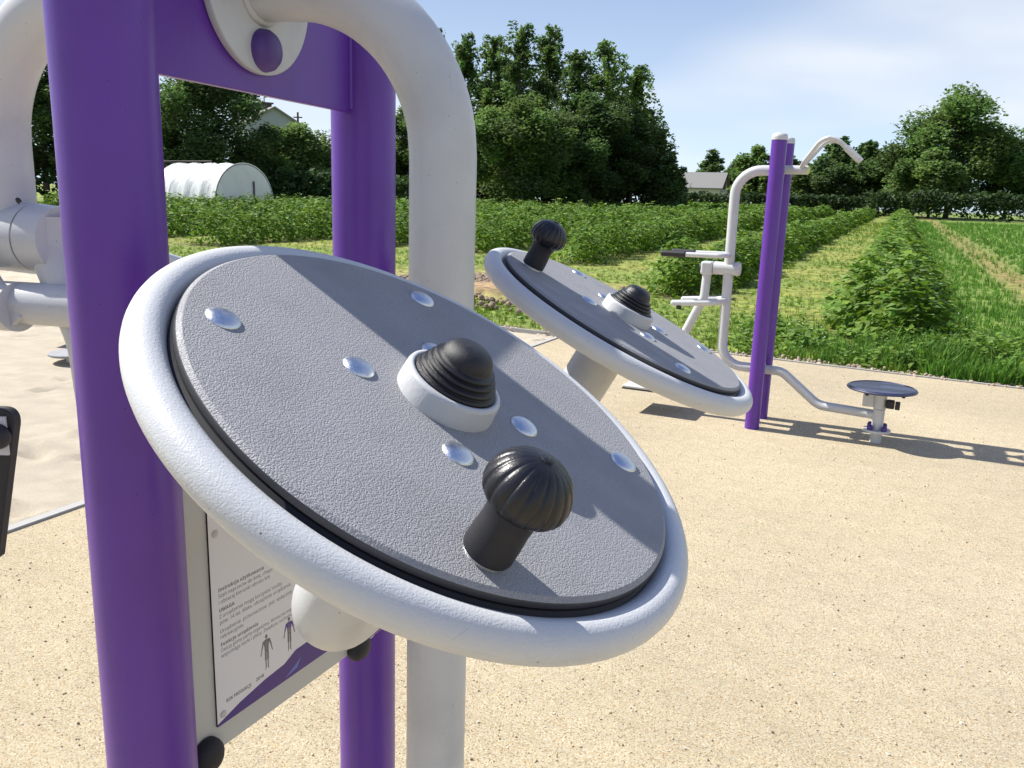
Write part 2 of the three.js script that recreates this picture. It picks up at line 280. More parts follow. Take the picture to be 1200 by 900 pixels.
ROWS.forEach(([lat, t0], ri) => {
  const r = rng(100 + ri), list = [], t1 = lat < -20 ? 60 : 95;
  let t = t0;
  while (t < t1) {
    const d = Math.max(10, Math.hypot(LT(lat, t).x, LT(lat, t).z)), step = 0.42 * Math.max(1, d / 30);
    const R = 0.42 + r() * 0.28, Hh = (ri === 0 ? 0.72 : ri === 1 ? 0.74 : 0.9) + r() * r() * 0.5, cl = lat + (r() - 0.5) * 0.5;
    const size = (ri === 0 ? 0.125 : 0.11) * Math.max(1, Math.pow(d / 22, 0.75)), n = Math.round((d < 20 ? 420 : d < 35 ? 270 : 150) * step / 0.42 * (d > 35 ? 35 / d * 1.1 : 1));
    for (let k = 0; k < n; k++) {
      const a = r() * 6.283, u = Math.pow(r(), 0.45), el = r();
      const rr = R * u * Math.sqrt(1 - Math.pow(el, 3)) * (1.15 - 0.3 * el) * (0.8 + 0.4 * r());
      const yy = 0.06 + Hh * el * (0.75 + 0.25 * r()) * (1 - 0.25 * u * u);
      const p = LT(cl + Math.cos(a) * rr, t + Math.sin(a) * rr * Math.max(1, step / 0.5), 0);
      const dirx = Math.cos(a), up = el;
      list.push(leafAt(p.x, p.y + yy, p.z, size * (0.45 + 0.95 * r()), -a + 0.42 + (r() - 0.5) * 2.2 + Math.PI / 2, 0.55 - up * 0.6 + (r() - 0.4) * 0.9, (r() - 0.5) * 0.9, green(r, r() < 0.05 ? 1 : 0)));
    }
    t += step * (0.8 + 0.4 * r());
  }
  const o = thing('crop_row', rowWords[ri] || 'leafy green crop row in the field behind the tilted wheels', 'crop row', ri < 3 ? undefined : 'parallel crop rows across the field');
  const f = instanced('foliage', LEAF, M.leaf, list, o); f.userData.kind = 'stuff';
});
{ // mown grass and weeds between the rows
  const r = rng(900), list = [];
  const put = (lat, t, h, c) => { const p = LT(lat, t, -0.01); _e.set((r() - 0.5) * 0.3, r() * 6.28, (r() - 0.5) * 0.3); _q.setFromEuler(_e); _s.set(h * (0.8 + r() * 0.7), h, h * (0.8 + r() * 0.7)); list.push({ m: new THREE.Matrix4().compose(p, _q, _s), c }); };
  const gcol = (lat, t) => { const n = fbm(lat * 0.7 + 60, t * 0.7 + 60, 4), v = 0.75 + 0.5 * r(), dry = Math.max(0, Math.min(1, (n - 0.44) * 4.5)) * (0.2 + 0.5 * r()); return [(0.165 + 0.10 * dry) * v, (0.27 + 0.0 * dry) * v, (0.022 + 0.02 * dry) * v]; };
  for (let k = 0; k < 44000; k++) { const t = 8.6 + 62 * Math.pow(r(), 2.2), lat = -22 + r() * 22.4; const e = t - edgeTAt(lat); if (e < 0.12) continue; let ok = true; for (const [rl, r0] of ROWS) if (t > r0 && Math.abs(lat - rl) < 0.45) ok = false; if (!ok) continue; if (fbm(lat * 0.7 + 60, t * 0.7 + 60, 4) > 0.43 && Math.abs(lat + 6.4) < 2.0 && Math.abs(t - 12.2) < 2.4 && r() < 0.9) continue; if (e < 0.5 && r() < 0.5) continue; const d = Math.max(1, t / 18); put(lat, t, (0.045 + 0.08 * r()) * Math.pow(d, 0.4), gcol(lat, t)); }
  for (let k = 0; k < 30000; k++) { const t = 8.4 + 70 * Math.pow(r(), 1.9), lat = 0.4 + Math.pow(r(), 1.3) * 16 * Math.max(1, t / 20); const e = t - edgeTAt(lat); if (e < 0.1) continue; if (Math.abs(lat - 2.5) < 0.5 && r() < 0.75 && t > 12) continue; const d = Math.max(1, t / 18); const near = Math.max(0, 1 - (t - 8.4) / 5); const v = 0.7 + 0.6 * r(); put(lat, t, (0.09 + 0.10 * r() + near * 0.12 * r()) * Math.pow(d, 0.5), [0.125 * v, 0.275 * v, 0.03 * v]); }
  stuff(instanced('grass', TUFT, M.leaf, list), 'short yellowish green grass between the crop rows', 'grass');
  // tall weeds along the edge by the seat
  const tall = []; const tl = (lat, t, h, c) => { const p = LT(lat, t, -0.02); _e.set((r() - 0.5) * 0.4, r() * 6.28, (r() - 0.5) * 0.4); _q.setFromEuler(_e); _s.set(h * 0.9, h, h * 0.9); tall.push({ m: new THREE.Matrix4().compose(p, _q, _s), c }); };
  for (let k = 0; k < 2600; k++) { const lat = -0.9 + 6.4 * r(), e = 0.22 + 3.0 * Math.pow(r(), 1.5), v = 0.7 + 0.6 * r(); const pn = fbm(lat * 1.6 + 7, e * 1.6 + 3, 3); if (e < 0.5 && pn < 0.46 && r() < 0.8) continue; const hh = (0.12 + 0.34 * r() * pn * 1.6) * Math.min(1, 0.4 + Math.max(0, lat + 0.9) * 0.45); tl(lat, edgeTAt(lat) + e + 0.25 * (pn - 0.45), hh, [0.12 * v, 0.255 * v, 0.03 * v]); }
  stuff(instanced('tall_grass', TUFT, M.leaf, tall), 'tall bright green grass along the paving edge by the seat', 'grass');
  const bl = [], fl = [];
  for (let k = 0; k < 120; k++) { const lat = -1.5 + 6.0 * r(), t = edgeTAt(lat) + 0.28 + 2.2 * r(), Hh = (0.16 + 0.42 * r() * r()) * Math.min(1, 0.6 + Math.max(0, lat) * 0.4), n = 80; const R = 0.18 + 0.15 * r(); for (let i = 0; i < n; i++) { const a = r() * 6.28, u = Math.sqrt(r()), p = LT(lat + Math.cos(a) * R * u, t + Math.sin(a) * R * u); const y = Hh * (1 - 0.5 * u * u) * (0.25 + 0.75 * r()); bl.push(leafAt(p.x, p.y + y, p.z, 0.05 + 0.05 * r(), r() * 6.28, (r() - 0.3) * 1.2, (r() - 0.5), green(r, 0))); if (i < 2 && k < 12 && lat < 1.0) fl.push({ m: new THREE.Matrix4().compose(V(p.x, Hh + 0.02 + 0.04 * r(), p.z), new THREE.Quaternion(), V(1, 1, 1)), c: [0.75, 0.74, 0.62] }); } }
  for (let k = 0; k < 900; k++) { const lat = -9 + 8 * r(), t = edgeTAt(lat) + 0.3 + 3.5 * r(), v = 0.8 + 0.4 * r(); if (Math.abs(lat + 6.3) < 1.6) continue; tl; const p = LT(lat, t); bl.push(leafAt(p.x, 0.03 + 0.08 * r(), p.z, 0.06 + 0.06 * r(), r() * 6.28, (r() - 0.5), (r() - 0.5), green(r, 0.2))); }
  stuff(instanced('weeds', LEAF, M.leaf, bl), 'broad leaved weeds at the foot of the nearest crop row', 'weeds');
  stuff(instanced('small_flowers', new THREE.IcosahedronGeometry(0.007, 0), new THREE.MeshStandardMaterial({ color: 0xffffff, roughness: 0.9 }), fl), 'tiny cream flowers on the weeds by the paving', 'flowers');
  const clods = []; const cg = new THREE.IcosahedronGeometry(1, 1); { const p = cg.attributes.position; for (let i = 0; i < p.count; i++) { const k = 0.75 + 0.5 * fbm(p.getX(i) * 1.7 + 5, p.getY(i) * 1.7 + p.getZ(i) * 2.3 + 9, 2); p.setXYZ(i, p.getX(i) * k, p.getY(i) * k, p.getZ(i) * k); } cg.computeVertexNormals(); xzUV(cg, 0.1); }
  for (let k = 0; k < 2600; k++) { const lat = -6.4 + (r() + r() - 1) * 2.3, t = 12.2 + (r() + r() - 1) * 2.4, s = 0.015 + 0.05 * Math.pow(r(), 3); const p = LT(lat, t, 0.03 + 0.13 * Math.exp(-Math.pow((lat + 6.4) / 1.5, 2) - Math.pow((t - 12.2) / 1.8, 2))); _e.set(r() * 6, r() * 6, r() * 6); _q.setFromEuler(_e); _s.set(s * 1.2, s * 0.8, s); const v = 0.75 + 0.5 * r(); clods.push({ m: new THREE.Matrix4().compose(p, _q, _s), c: [v, v, v] }); }
  for (let k = 0; k < 2600; k++) { const lat = -9 + 15 * r(), e = -0.05 + 0.34 * r() * r(), s = 0.005 + 0.020 * Math.pow(r(), 5); const p = LT(lat, edgeTAt(lat) + e + 0.03 + 0.06 * (fbm(lat * 2, 3, 3) - 0.5), 0.002); _e.set(r() * 6, r() * 6, r() * 6); _q.setFromEuler(_e); _s.set(s * 1.3, s * 0.8, s); const v = 1.1 + 0.9 * r(); clods.push({ m: new THREE.Matrix4().compose(p, _q, _s), c: [v, v * 1.06, v * 1.1] }); }
  const grit = []; for (let k = 0; k < 9000; k++) { const q = Math.pow(r(), 1.6), p = V(-2.6 + 8 * r(), 0.002, -2.0 - 6.5 * q); if ((p.x - PIT0.x) * -PB.z + (p.z - PIT0.z) * PB.x < 0.1) continue; const e2 = (p.x - EDGE0.x) * EA.z - (p.z - EDGE0.z) * EA.x; if (e2 > -0.1) continue; const s = 0.0013 + 0.0030 * Math.pow(r(), 4); _e.set(r() * 6, r() * 6, r() * 6); _q.setFromEuler(_e); _s.set(s * 1.3, s, s); const v = r(); grit.push({ m: new THREE.Matrix4().compose(p, _q, _s), c: v < 0.25 ? [0.22, 0.16, 0.10] : v < 0.8 ? [0.52, 0.42, 0.28] : [0.70, 0.64, 0.52] }); }
  stuff(instanced('loose_grit', cg, new THREE.MeshStandardMaterial({ color: 0xffffff, roughness: 0.95 }), grit), 'loose grit scattered over the beige paving', 'grit');
  stuff(instanced('soil_clods', cg, M.soil, clods), 'brown soil clods and crumbs spilled along the field edge', 'soil');
}

// trees -----------------------------------------------------------
function treeGeo(kind0, h, w, seed, leafSize, tone) {
  const loose = kind0 === 'weeping', kind = loose ? 'birch' : kind0;
  const r = rng(seed), pos = [], col = [];
  const card = (x, y, z, s, c, droop) => {      // a pair of leafy faces
    const a = r() * 6.28, b = (r() - 0.5) * 2.2 + (droop || 0), u = V(Math.cos(a), Math.sin(b) * 0.7, Math.sin(a)).normalize(), v = V(-Math.sin(a), (r() - 0.5) * 1.6 - (droop || 0), Math.cos(a)).normalize();
    const n = u.clone().cross(v).normalize(), P = V(x, y, z), q = [P.clone().addScaledVector(u, -s * 0.5), P.clone().addScaledVector(v, s * (0.35 + r() * 0.3)).addScaledVector(n, s * 0.12), P.clone().addScaledVector(u, s * (0.4 + r() * 0.3)), P.clone().addScaledVector(v, -s * (0.35 + r() * 0.3)).addScaledVector(n, s * 0.12)];
    for (const k of [0, 1, 2, 0, 2, 3]) { pos.push(q[k].x, q[k].y, q[k].z); col.push(...c); }
  };
  const tint = () => { const v = 0.62 + r() * 0.7; return [tone[0] * v * (0.85 + 0.3 * r()), tone[1] * v, tone[2] * v]; };
  const limbs = [];
  const trunkTop = kind === 'round' ? h * 0.6 : h * 0.9;
  limbs.push(cylBetween(V(0, -0.3, 0), V((r() - 0.5) * 0.3, trunkTop, (r() - 0.5) * 0.3), h * 0.022 + 0.04, 0.04, 9));
  const clumps = [];
  if (kind === 'round') {
    const N = 58; for (let k = 0; k < N; k++) { const a = r() * 6.28, cz = r() * 2 - 0.85, rr = Math.sqrt(Math.max(0, 1 - cz * cz)), u = 0.45 + 0.5 * Math.pow(r(), 0.6); clumps.push([Math.cos(a) * rr * u * w * 0.5, h * 0.51 + cz * u * h * 0.47, Math.sin(a) * rr * u * w * 0.5, (0.10 + 0.09 * r()) * Math.max(w, h * 0.7), 0]); }
    for (let k = 0; k < 12; k++) clumps.push([(r() - 0.5) * w * 0.5, h * (0.25 + 0.5 * r()), (r() - 0.5) * w * 0.5, 0.2 * w, 0]);
  } else if (kind === 'birch') {
    const N = loose ? 26 : 44; for (let k = 0; k < N; k++) { const f = Math.pow(r(), 0.9), y = h * (0.08 + 0.80 * f), rad = w * 0.42 * Math.pow(1 - f, 0.6) * (0.25 + 0.75 * r()), a = r() * 6.28; clumps.push([Math.cos(a) * rad, y, Math.sin(a) * rad, w * (0.07 + 0.08 * r()) * (1.2 - 0.6 * f), 0.5]); }
    for (let k = 0; k < 90; k++) {               // twigs that rise, bow outward and hang
      const f = 0.12 + 0.86 * Math.pow(r(), 0.8), y = h * f, a = r() * 6.28, reach = w * (0.5 * Math.pow(1 - f, 0.55) * (0.6 + 0.55 * r()) + 0.035), up = h * 0.035 * (0.4 + r()), hang = h * (loose ? 0.10 : 0.05) * (0.3 + r()), t0 = tint(), n = 46;
      limbs.length < 30 && r() < 0.3 && limbs.push(cylBetween(V(0, y - up, 0), V(Math.cos(a) * reach * 0.8, y + up * 0.5, Math.sin(a) * reach * 0.8), 0.05, 0.015, 5));
      for (let i = 0; i < n; i++) { const q = i / n, rr = reach * (0.25 + 0.75 * Math.min(1, q * 1.5)), yy = y + up * Math.sin(q * 2.4) - hang * Math.pow(Math.max(0, q - 0.45) / 0.55, 1.4), j = leafSize * 1.5, v = 0.75 + 0.5 * r(); card(Math.cos(a) * rr + (r() - 0.5) * j, yy + (r() - 0.5) * j, Math.sin(a) * rr + (r() - 0.5) * j, leafSize * (0.5 + 0.75 * r()), [t0[0] * v, t0[1] * v, t0[2] * v], 0.6); }
    }
    for (let k = 0; k < 4; k++) clumps.push([(r() - 0.5) * 0.12 * w, h * (0.89 + 0.025 * k), (r() - 0.5) * 0.12 * w, w * (0.07 - 0.013 * k), 0.4]);
  } else {
    for (let k = 0; k < 15; k++) { const f = k / 15, y = h * (0.06 + 0.92 * f), rad = w * 0.5 * (1 - f); const m = Math.max(3, Math.round(8 * (1 - f))); for (let i = 0; i < m; i++) { const a = (i / m + r() * 0.1) * 6.28 + k; clumps.push([Math.cos(a) * rad * 0.62, y, Math.sin(a) * rad * 0.62, Math.max(0.25, rad * 0.42), 0.35]); } }
  }
  for (const c of clumps) {
    if (limbs.length < 26 && r() < 0.6) limbs.push(cylBetween(V(0, Math.min(c[1] * 0.75, trunkTop * 0.95), 0), V(c[0], c[1], c[2]), 0.07 + h * 0.003, 0.02, 5));
    const n = Math.round(34 * Math.pow(c[3] / leafSize, 2) * 0.5) + 30, t0 = tint();
    for (let k = 0; k < Math.min(n, 600); k++) { const a = r() * 6.28, cz = r() * 2 - 1, rr = Math.sqrt(1 - cz * cz), u = c[3] * Math.pow(r(), 0.42) * (0.72 + 0.36 * r()); const v = 0.75 + 0.5 * r(); card(c[0] + Math.cos(a) * rr * u, c[1] + cz * u * (kind === 'birch' ? 1.35 : 0.8) - (c[4] ? u * u * 0.1 : 0), c[2] + Math.sin(a) * rr * u, leafSize * (0.55 + 0.8 * r()), [t0[0] * v, t0[1] * v, t0[2] * v], c[4]); }
  }
  const g = new THREE.BufferGeometry(); g.setAttribute('position', new THREE.Float32BufferAttribute(pos, 3)); g.setAttribute('color', new THREE.Float32BufferAttribute(col, 3)); g.computeVertexNormals();
  return { crown: g, trunk: join(limbs) };
}
const DARK = [0.10, 0.17, 0.04], MID = [0.14, 0.23, 0.05], LITE = [0.17, 0.25, 0.06];
let tseed = 400;
function tree(kind, cx, ytop, wpx, depth, tone, label, group) {
  const top = at(cx, ytop, depth), w = wpx / FPX * depth, by = rise(top.x, top.z), h = top.y + 0.1 - by, leaf = Math.max(0.10, depth * 0.0036);
  const o = thing(kind === 'birch' || kind === 'weeping' ? 'birch_tree' : kind === 'spruce' ? 'spruce_tree' : 'broadleaf_tree', label, 'tree', group); o.position.set(top.x, by, top.z);
  const g = treeGeo(kind, h, w, tseed++, leaf, tone); mesh('trunk', g.trunk, M.bark, o); mesh('crown', g.crown, M.crown, o); return o;
}
const GB = 'tall birches in the wood behind the crop rows';
const lb = 'tall slender birch rising from the dark wood beyond the crop rows';
for (const [x, y, w, d] of [[506, 34, 104, 74], [544, 40, 92, 72], [577, 42, 90, 76], [611, 28, 104, 73], [646, 35, 104, 75], [678, 60, 96, 70], [530, 62, 110, 80], [596, 68, 120, 80]]) tree('birch', x, y, w, d, [0.135, 0.22, 0.055], lb, GB);
tree('weeping', 714, 50, 118, 69, MID, 'weeping birch with loose drooping crown at the edge of the wood');
tree('weeping', 746, 76, 116, 72, MID, 'sparse leaning birch beside the weeping birch');
tree('round', 612, 108, 124, 62, MID, 'broad rounded maple standing in front of the tall birches');
tree('round', 690, 118, 120, 66, DARK, 'dense dark tree filling the wood under the weeping birch');
tree('round', 745, 140, 90, 68, DARK, 'low dark tree at the shaded right end of the wood');
tree('spruce', 777, 146, 46, 67, DARK, 'dark spruce with layered branches at the end of the wood');
tree('round', 786, 182, 44, 66, DARK, 'small bushy tree below the spruce beside the white cottage');
tree('round', 560, 150, 100, 72, DARK, 'dark tree behind the bent white support tube');
tree('round', 480, 128, 110, 70, DARK, 'dark tree seen between the purple post and the white tube');
tree('round', 836, 178, 40, 150, DARK, 'small pale tree far behind the white cottage');
tree('round', 889, 172, 58, 105, MID, 'green tree beyond the bent left tube of the pendulum trainer');
tree('round', 925, 186, 60, 108, DARK, 'dark tree hidden behind the twin purple posts');
tree('birch', 984, 164, 62, 106, [0.105, 0.185, 0.045], 'pointed tree behind the pull bar of the trainer, taller of two');
tree('birch', 1019, 168, 66, 104, [0.105, 0.185, 0.045], 'pointed tree beside the big oak, shorter of two');
tree('round', 965, 190, 80, 100, DARK, 'dark rounded tree below the pointed trees');
tree('round', 1002, 182, 70, 112, MID, 'green tree filling the gap between the two pointed trees');
tree('round', 866, 190, 50, 118, DARK, 'low tree between the white cottage and the bent left tube');
tree('round', 1046, 178, 80, 98, DARK, 'dark shrubby tree tucked against the big oak');
tree('round', 1128, 113, 148, 92, [0.12, 0.205, 0.045], 'big spreading oak standing alone beyond the right field');
tree('round', 1098, 180, 90, 88, MID, 'low bushy tree at the foot of the big oak');
tree('round', 1192, 158, 80, 95, DARK, 'dark tree beyond the right side of the big oak');
tree('round', 236, 52, 150, 52, DARK, 'large dark walnut tree above the white polytunnel');
tree('round', 300, 176, 84, 54, MID, 'rounded bush behind the end of the polytunnel');
tree('round', 352, 148, 104, 58, LITE, 'pale willow bush beneath the grey house');
tree('round', 40, 60, 110, 50, DARK, 'dark tree behind the left bent white tube');
tree('round', 140, 84, 120, 54, DARK, 'dark tree hidden behind the near purple post');
tree('round', 400, 190, 70, 60, MID, 'bush behind the second purple post');

function hedge(name, pts, hgt, wd, seed, label, tone) {
  const r = rng(seed), list = []; const a = pts[0], b = pts[1], L = a.distanceTo(b), n = Math.round(L * 190);
  for (let k = 0; k < n; k++) { const s = r(), p = a.clone().lerp(b, s), y = hgt * (0.05 + 0.95 * Math.pow(r(), 0.6)) * (0.8 + 0.4 * fbm(s * L * 0.4, seed, 3)), v = 0.6 + 0.7 * r(); list.push(leafAt(p.x + (r() - 0.5) * wd, y + rise(p.x, p.z), p.z + (r() - 0.5) * wd, 0.34 * (0.6 + r()), r() * 6.28, (r() - 0.5) * 2, (r() - 0.5) * 2, [tone[0] * v, tone[1] * v, tone[2] * v])); }
  const o = thing(name, label, 'hedge'); const f = instanced('foliage', LEAF, M.leaf, list, o); f.userData.kind = 'stuff';
}
hedge('hedge', [at(1020, 240, 84), at(1290, 250, 78)].map(p => p.setY(0)), 2.6, 1.8, 21, 'low dark hedge closing off the right hand field', [0.05, 0.095, 0.025]);
hedge('hedge', [at(480, 232, 66), at(800, 236, 72)].map(p => p.setY(0)), 2.4, 1.6, 22, 'rough dark hedge at the foot of the birch wood', [0.04, 0.075, 0.022]);
hedge('hedge', [at(786, 234, 100), at(866, 238, 98)].map(p => p.setY(0)), 1.9, 1.2, 27, 'short hedge in front of the white cottage', [0.06, 0.11, 0.028]);
hedge('hedge', [at(862, 236, 96), at(1050, 240, 92)].map(p => p.setY(0)), 2.2, 1.6, 23, 'dark hedge running from the white cottage to the pointed trees', [0.045, 0.085, 0.022]);
hedge('hedge', [at(-60, 222, 50), at(200, 226, 50)].map(p => p.setY(0)), 3.2, 1.6, 24, 'dense dark hedge behind the sand bed', [0.04, 0.08, 0.022]);
hedge('hedge', [at(296, 226, 52), at(480, 230, 56)].map(p => p.setY(0)), 2.3, 1.4, 25, 'green hedge to the right of the polytunnel', [0.06, 0.115, 0.028]);

// ------------------------------------------------------------------ buildings and polytunnel
M.wall = new THREE.MeshStandardMaterial({ color: lin(0.62, 0.61, 0.58), roughness: 0.95, bumpMap: rep(rough, 1.5), bumpScale: 0.01 });
M.wallGrey = new THREE.MeshStandardMaterial({ color: lin(0.34, 0.37, 0.40), roughness: 0.95, bumpMap: rep(rough, 1.5), bumpScale: 0.01 });
M.roof = new THREE.MeshStandardMaterial({ color: lin(0.21, 0.205, 0.20), roughness: 0.9, bumpMap: rep(rough, 0.7), bumpScale: 0.03 });
M.roofDark = new THREE.MeshStandardMaterial({ color: lin(0.10, 0.085, 0.08), roughness: 0.9 });
M.glass = new THREE.MeshStandardMaterial({ color: lin(0.03, 0.04, 0.05), roughness: 0.15 });
M.wood = new THREE.MeshStandardMaterial({ color: lin(0.10, 0.075, 0.05), roughness: 0.9 });
function box(x0, x1, y0, y1, z0, z1) { const g = new THREE.BoxGeometry(x1 - x0, y1 - y0, z1 - z0); g.translate((x0 + x1) / 2, (y0 + y1) / 2, (z0 + z1) / 2); return g; }
function gable(w, d, y0, hgt, over, th) {          // ridge along x
  const s = new THREE.Shape([[-d / 2 - over, y0 - over * hgt / (d / 2)], [0, y0 + hgt], [d / 2 + over, y0 - over * hgt / (d / 2)], [d / 2 + over, y0 - over * hgt / (d / 2) + th], [0, y0 + hgt + th * 1.2], [-d / 2 - over, y0 - over * hgt / (d / 2) + th]].map(p => new THREE.Vector2(...p)));
  const g = new THREE.ExtrudeGeometry(s, { depth: w + over * 2, bevelEnabled: false }); g.translate(0, 0, -(w + over * 2) / 2); g.rotateY(Math.PI / 2); return g;
}
function gableWall(w, d, y0, hgt) { const s = new THREE.Shape([[-d / 2, 0], [d / 2, 0], [d / 2, y0], [0, y0 + hgt], [-d / 2, y0]].map(p => new THREE.Vector2(...p))); const g = new THREE.ExtrudeGeometry(s, { depth: w, bevelEnabled: false }); g.translate(0, 0, -w / 2); g.rotateY(Math.PI / 2); return g; }
{
  const p = at(822, 232, 112), o = thing('cottage', 'low white cottage with a grey gabled roof beyond the field', 'house'); o.position.set(p.x, rise(p.x, p.z), p.z); o.rotation.y = -0.42;
  mesh('wall', gableWall(5.6, 5, 2.75, 1.75), M.wall, o); mesh('roof', gable(5.6, 5, 2.75, 1.75, 0.35, 0.14), M.roof, o);
  for (const x of [-1.7, 0.6]) { const wdw = mesh('window', box(x - 0.4, x + 0.4, 1.25, 2.25, 2.46, 2.53), M.glass, o); mesh('window_frame', join([box(x - 0.47, x - 0.4, 1.18, 2.32, 2.5, 2.56), box(x + 0.4, x + 0.47, 1.18, 2.32, 2.5, 2.56), box(x - 0.4, x + 0.4, 2.25, 2.32, 2.5, 2.56), box(x - 0.4, x + 0.4, 1.18, 1.25, 2.5, 2.56)]), M.wall, wdw); }
  mesh('gable_boards', box(2.8, 2.86, 2.6, 3.6, -0.9, 0.9), M.wood, o);
}
{
  const p = at(312, 222, 95), o = thing('house', 'tall grey house with dark chimney above the willow bush', 'house'); o.position.set(p.x, rise(p.x, p.z), p.z); o.rotation.y = -0.95;
  const y0 = at(312, 146, 95).y - rise(p.x, p.z); mesh('wall', gableWall(6.4, 5.6, y0, 1.5), M.wallGrey, o); mesh('roof', gable(6.4, 5.6, y0, 1.5, 0.3, 0.16), M.roof, o);
  const ch = mesh('chimney', box(-0.9, 1.0, y0 + 0.8, y0 + 2.1, -0.55, 0.55), M.roofDark, o); mesh('chimney_cap', box(-1.1, 1.2, y0 + 2.1, y0 + 2.25, -0.7, 0.7), M.roofDark, ch);
  mesh('antenna', cylBetween(V(0.3, y0 + 2.2, 0), V(0.3, y0 + 3.6, 0), 0.05, 0.03, 6), M.roofDark, o);
  for (const z of [-1.2, 1.2]) mesh('window', box(3.18, 3.24, y0 - 1.9, y0 - 0.7, z - 0.45, z + 0.45), M.glass, o);
}
{
  const p = at(351, 222, 80), t = at(351, 132, 80).sub(V(0, 0.6, 0)), o = thing('utility_pole', 'thin wooden utility pole beside the grey house', 'pole'); o.position.set(p.x, rise(p.x, p.z), p.z);
  mesh('pole', cylBetween(V(0, -0.2, 0), V(0, t.y, 0), 0.13, 0.09, 8), M.wood, o); mesh('crossarm', box(-0.4, 0.4, t.y - 0.5, t.y - 0.40, -0.06, 0.06), M.wood, o);
}
{ // polytunnel: translucent film over hoops
  const D = 44, pc = at(250, 230, D), o = thing('polytunnel', 'white film polytunnel with rounded hoops behind the crops', 'greenhouse'); o.position.set(pc.x, rise(pc.x, pc.z), pc.z); o.rotation.y = -0.62;
  const R = 1.85, hh = 2.5, L = 5.2, film = new THREE.MeshPhysicalMaterial({ color: lin(0.78, 0.79, 0.80), roughness: 0.5, transmission: 0.35, thickness: 0, side: THREE.DoubleSide, bumpMap: rep(rough, 1.2), bumpScale: 0.09 });
  const P = [], I = [], nx = 60, na = 26; const prof = a => [Math.cos(a) * R * (0.96 + 0.04 * Math.sin(a)), Math.pow(Math.max(0, Math.sin(a)), 0.8) * hh];
  for (let i = 0; i <= nx; i++) for (let k = 0; k <= na; k++) { const x = -L / 2 + L * i / nx, a = Math.PI * k / na, [z, y] = prof(a), sag = 1 - 0.06 * Math.abs(Math.sin(Math.PI * 4 * i / nx)) * (0.6 + 0.8 * fbm(i * 0.3, k * 0.5, 3)) - 0.012 * fbm(i * 0.7, k * 0.7, 2); P.push(x, y * sag, z * sag); }
  for (let i = 0; i < nx; i++) for (let k = 0; k < na; k++) { const q = i * (na + 1) + k; I.push(q, q + 1, q + na + 1, q + 1, q + na + 2, q + na + 1); }
  let g = new THREE.BufferGeometry(); g.setAttribute('position', new THREE.Float32BufferAttribute(P, 3)); g.setIndex(I); g.computeVertexNormals(); xzUV(g); mesh('film', g, film, o);
  for (const e of [1, -1]) { const s = new THREE.Shape([...Array(27).keys()].map(k => { const [z, y] = prof(Math.PI * k / 26); return new THREE.Vector2(z, y); })); g = new THREE.ShapeGeometry(s); g.rotateY(Math.PI / 2); g.translate(e * (L / 2 + 0.01), 0, 0); xzUV(g); mesh('end_film', g, film, o); }
  const steel = new THREE.MeshStandardMaterial({ color: lin(0.25, 0.25, 0.26), roughness: 0.6 });
  for (let i = 0; i <= 4; i++) { const x = -L / 2 + L * i / 4; const c = new THREE.CatmullRomCurve3([...Array(17).keys()].map(k => { const [z, y] = prof(Math.PI * k / 16); return V(x, y * 0.975, z * 0.975); })); mesh('hoop', new THREE.TubeGeometry(c, 40, 0.028, 6), steel, o); }
  mesh('door_post', box(L / 2 + 0.03, L / 2 + 0.09, 0, 1.62, -0.55, -0.47), M.roofDark, o);
  // bare hoops standing on past the film
  for (let i = 1; i <= 2; i++) { const c = new THREE.CatmullRomCurve3([...Array(17).keys()].map(k => { const [z, y] = prof(Math.PI * k / 16); return V(-L / 2 - i * 1.3, y * 1.015, z * 1.015); })); mesh('hoop', new THREE.TubeGeometry(c, 40, 0.03, 6), M.roofDark, o); }
  mesh('ridge_rail', cylBetween(V(-L / 2 - 2.7, hh * 1.03, 0), V(0, hh * 1.03, 0), 0.03, 0.03, 6), M.roofDark, o);
}
{ const p = LT(4.6, 31.6, 0.07), o = mesh('plastic_bag', new THREE.IcosahedronGeometry(0.1, 2), new THREE.MeshStandardMaterial({ color: lin(0.8, 0.8, 0.8), roughness: 0.6 })); const a = o.geometry.attributes.position; for (let i = 0; i < a.count; i++) { const k = 0.7 + 0.6 * fbm(a.getX(i) * 12 + 4, a.getY(i) * 12 + a.getZ(i) * 15 + 8, 3); a.setXYZ(i, a.getX(i) * k * 1.3, a.getY(i) * k * 0.8, a.getZ(i) * k); } o.geometry.computeVertexNormals(); o.position.copy(at(1098, 303, 27)); o.position.y = Math.max(o.position.y, 0.1); o.userData = { label: 'small crumpled white plastic scrap lying in the right field', category: 'litter' }; }

// ------------------------------------------------------------------ near machine: two tilted wheels on a purple frame
const near = thing('wheel_trainer', 'outdoor gym frame with purple posts carrying two tilted grey turning wheels', 'gym equipment');
near.position.set(-0.351, 0, -1.188); near.rotation.y = -Math.asin(0.3359);       // local x = outward, z = towards the near post
const PR = 0.053, TR = 0.043, HALF = 0.271, POSTH = 1.96;
function post(parent, x, z, r, h, capMat) {
  const g = new THREE.CylinderGeometry(r, r, h + 0.1, 48, 1); scaleUV(g, 2 * Math.PI * r, h); g.translate(x, h / 2 - 0.05, z);
  const p = mesh('post', g, M.purple, parent);
  const c = lathe([[0, 0.034], [r * 0.6, 0.032], [r * 0.95, 0.022], [r * 1.03, 0.008], [r * 1.03, -0.012], [r * 0.98, -0.012]], 40); c.translate(x, h, z); mesh('post_cap', c, capMat, p); return p;
}
post(near, 0, HALF, PR, POSTH, M.white); post(near, 0, -HALF, PR, POSTH, M.white);
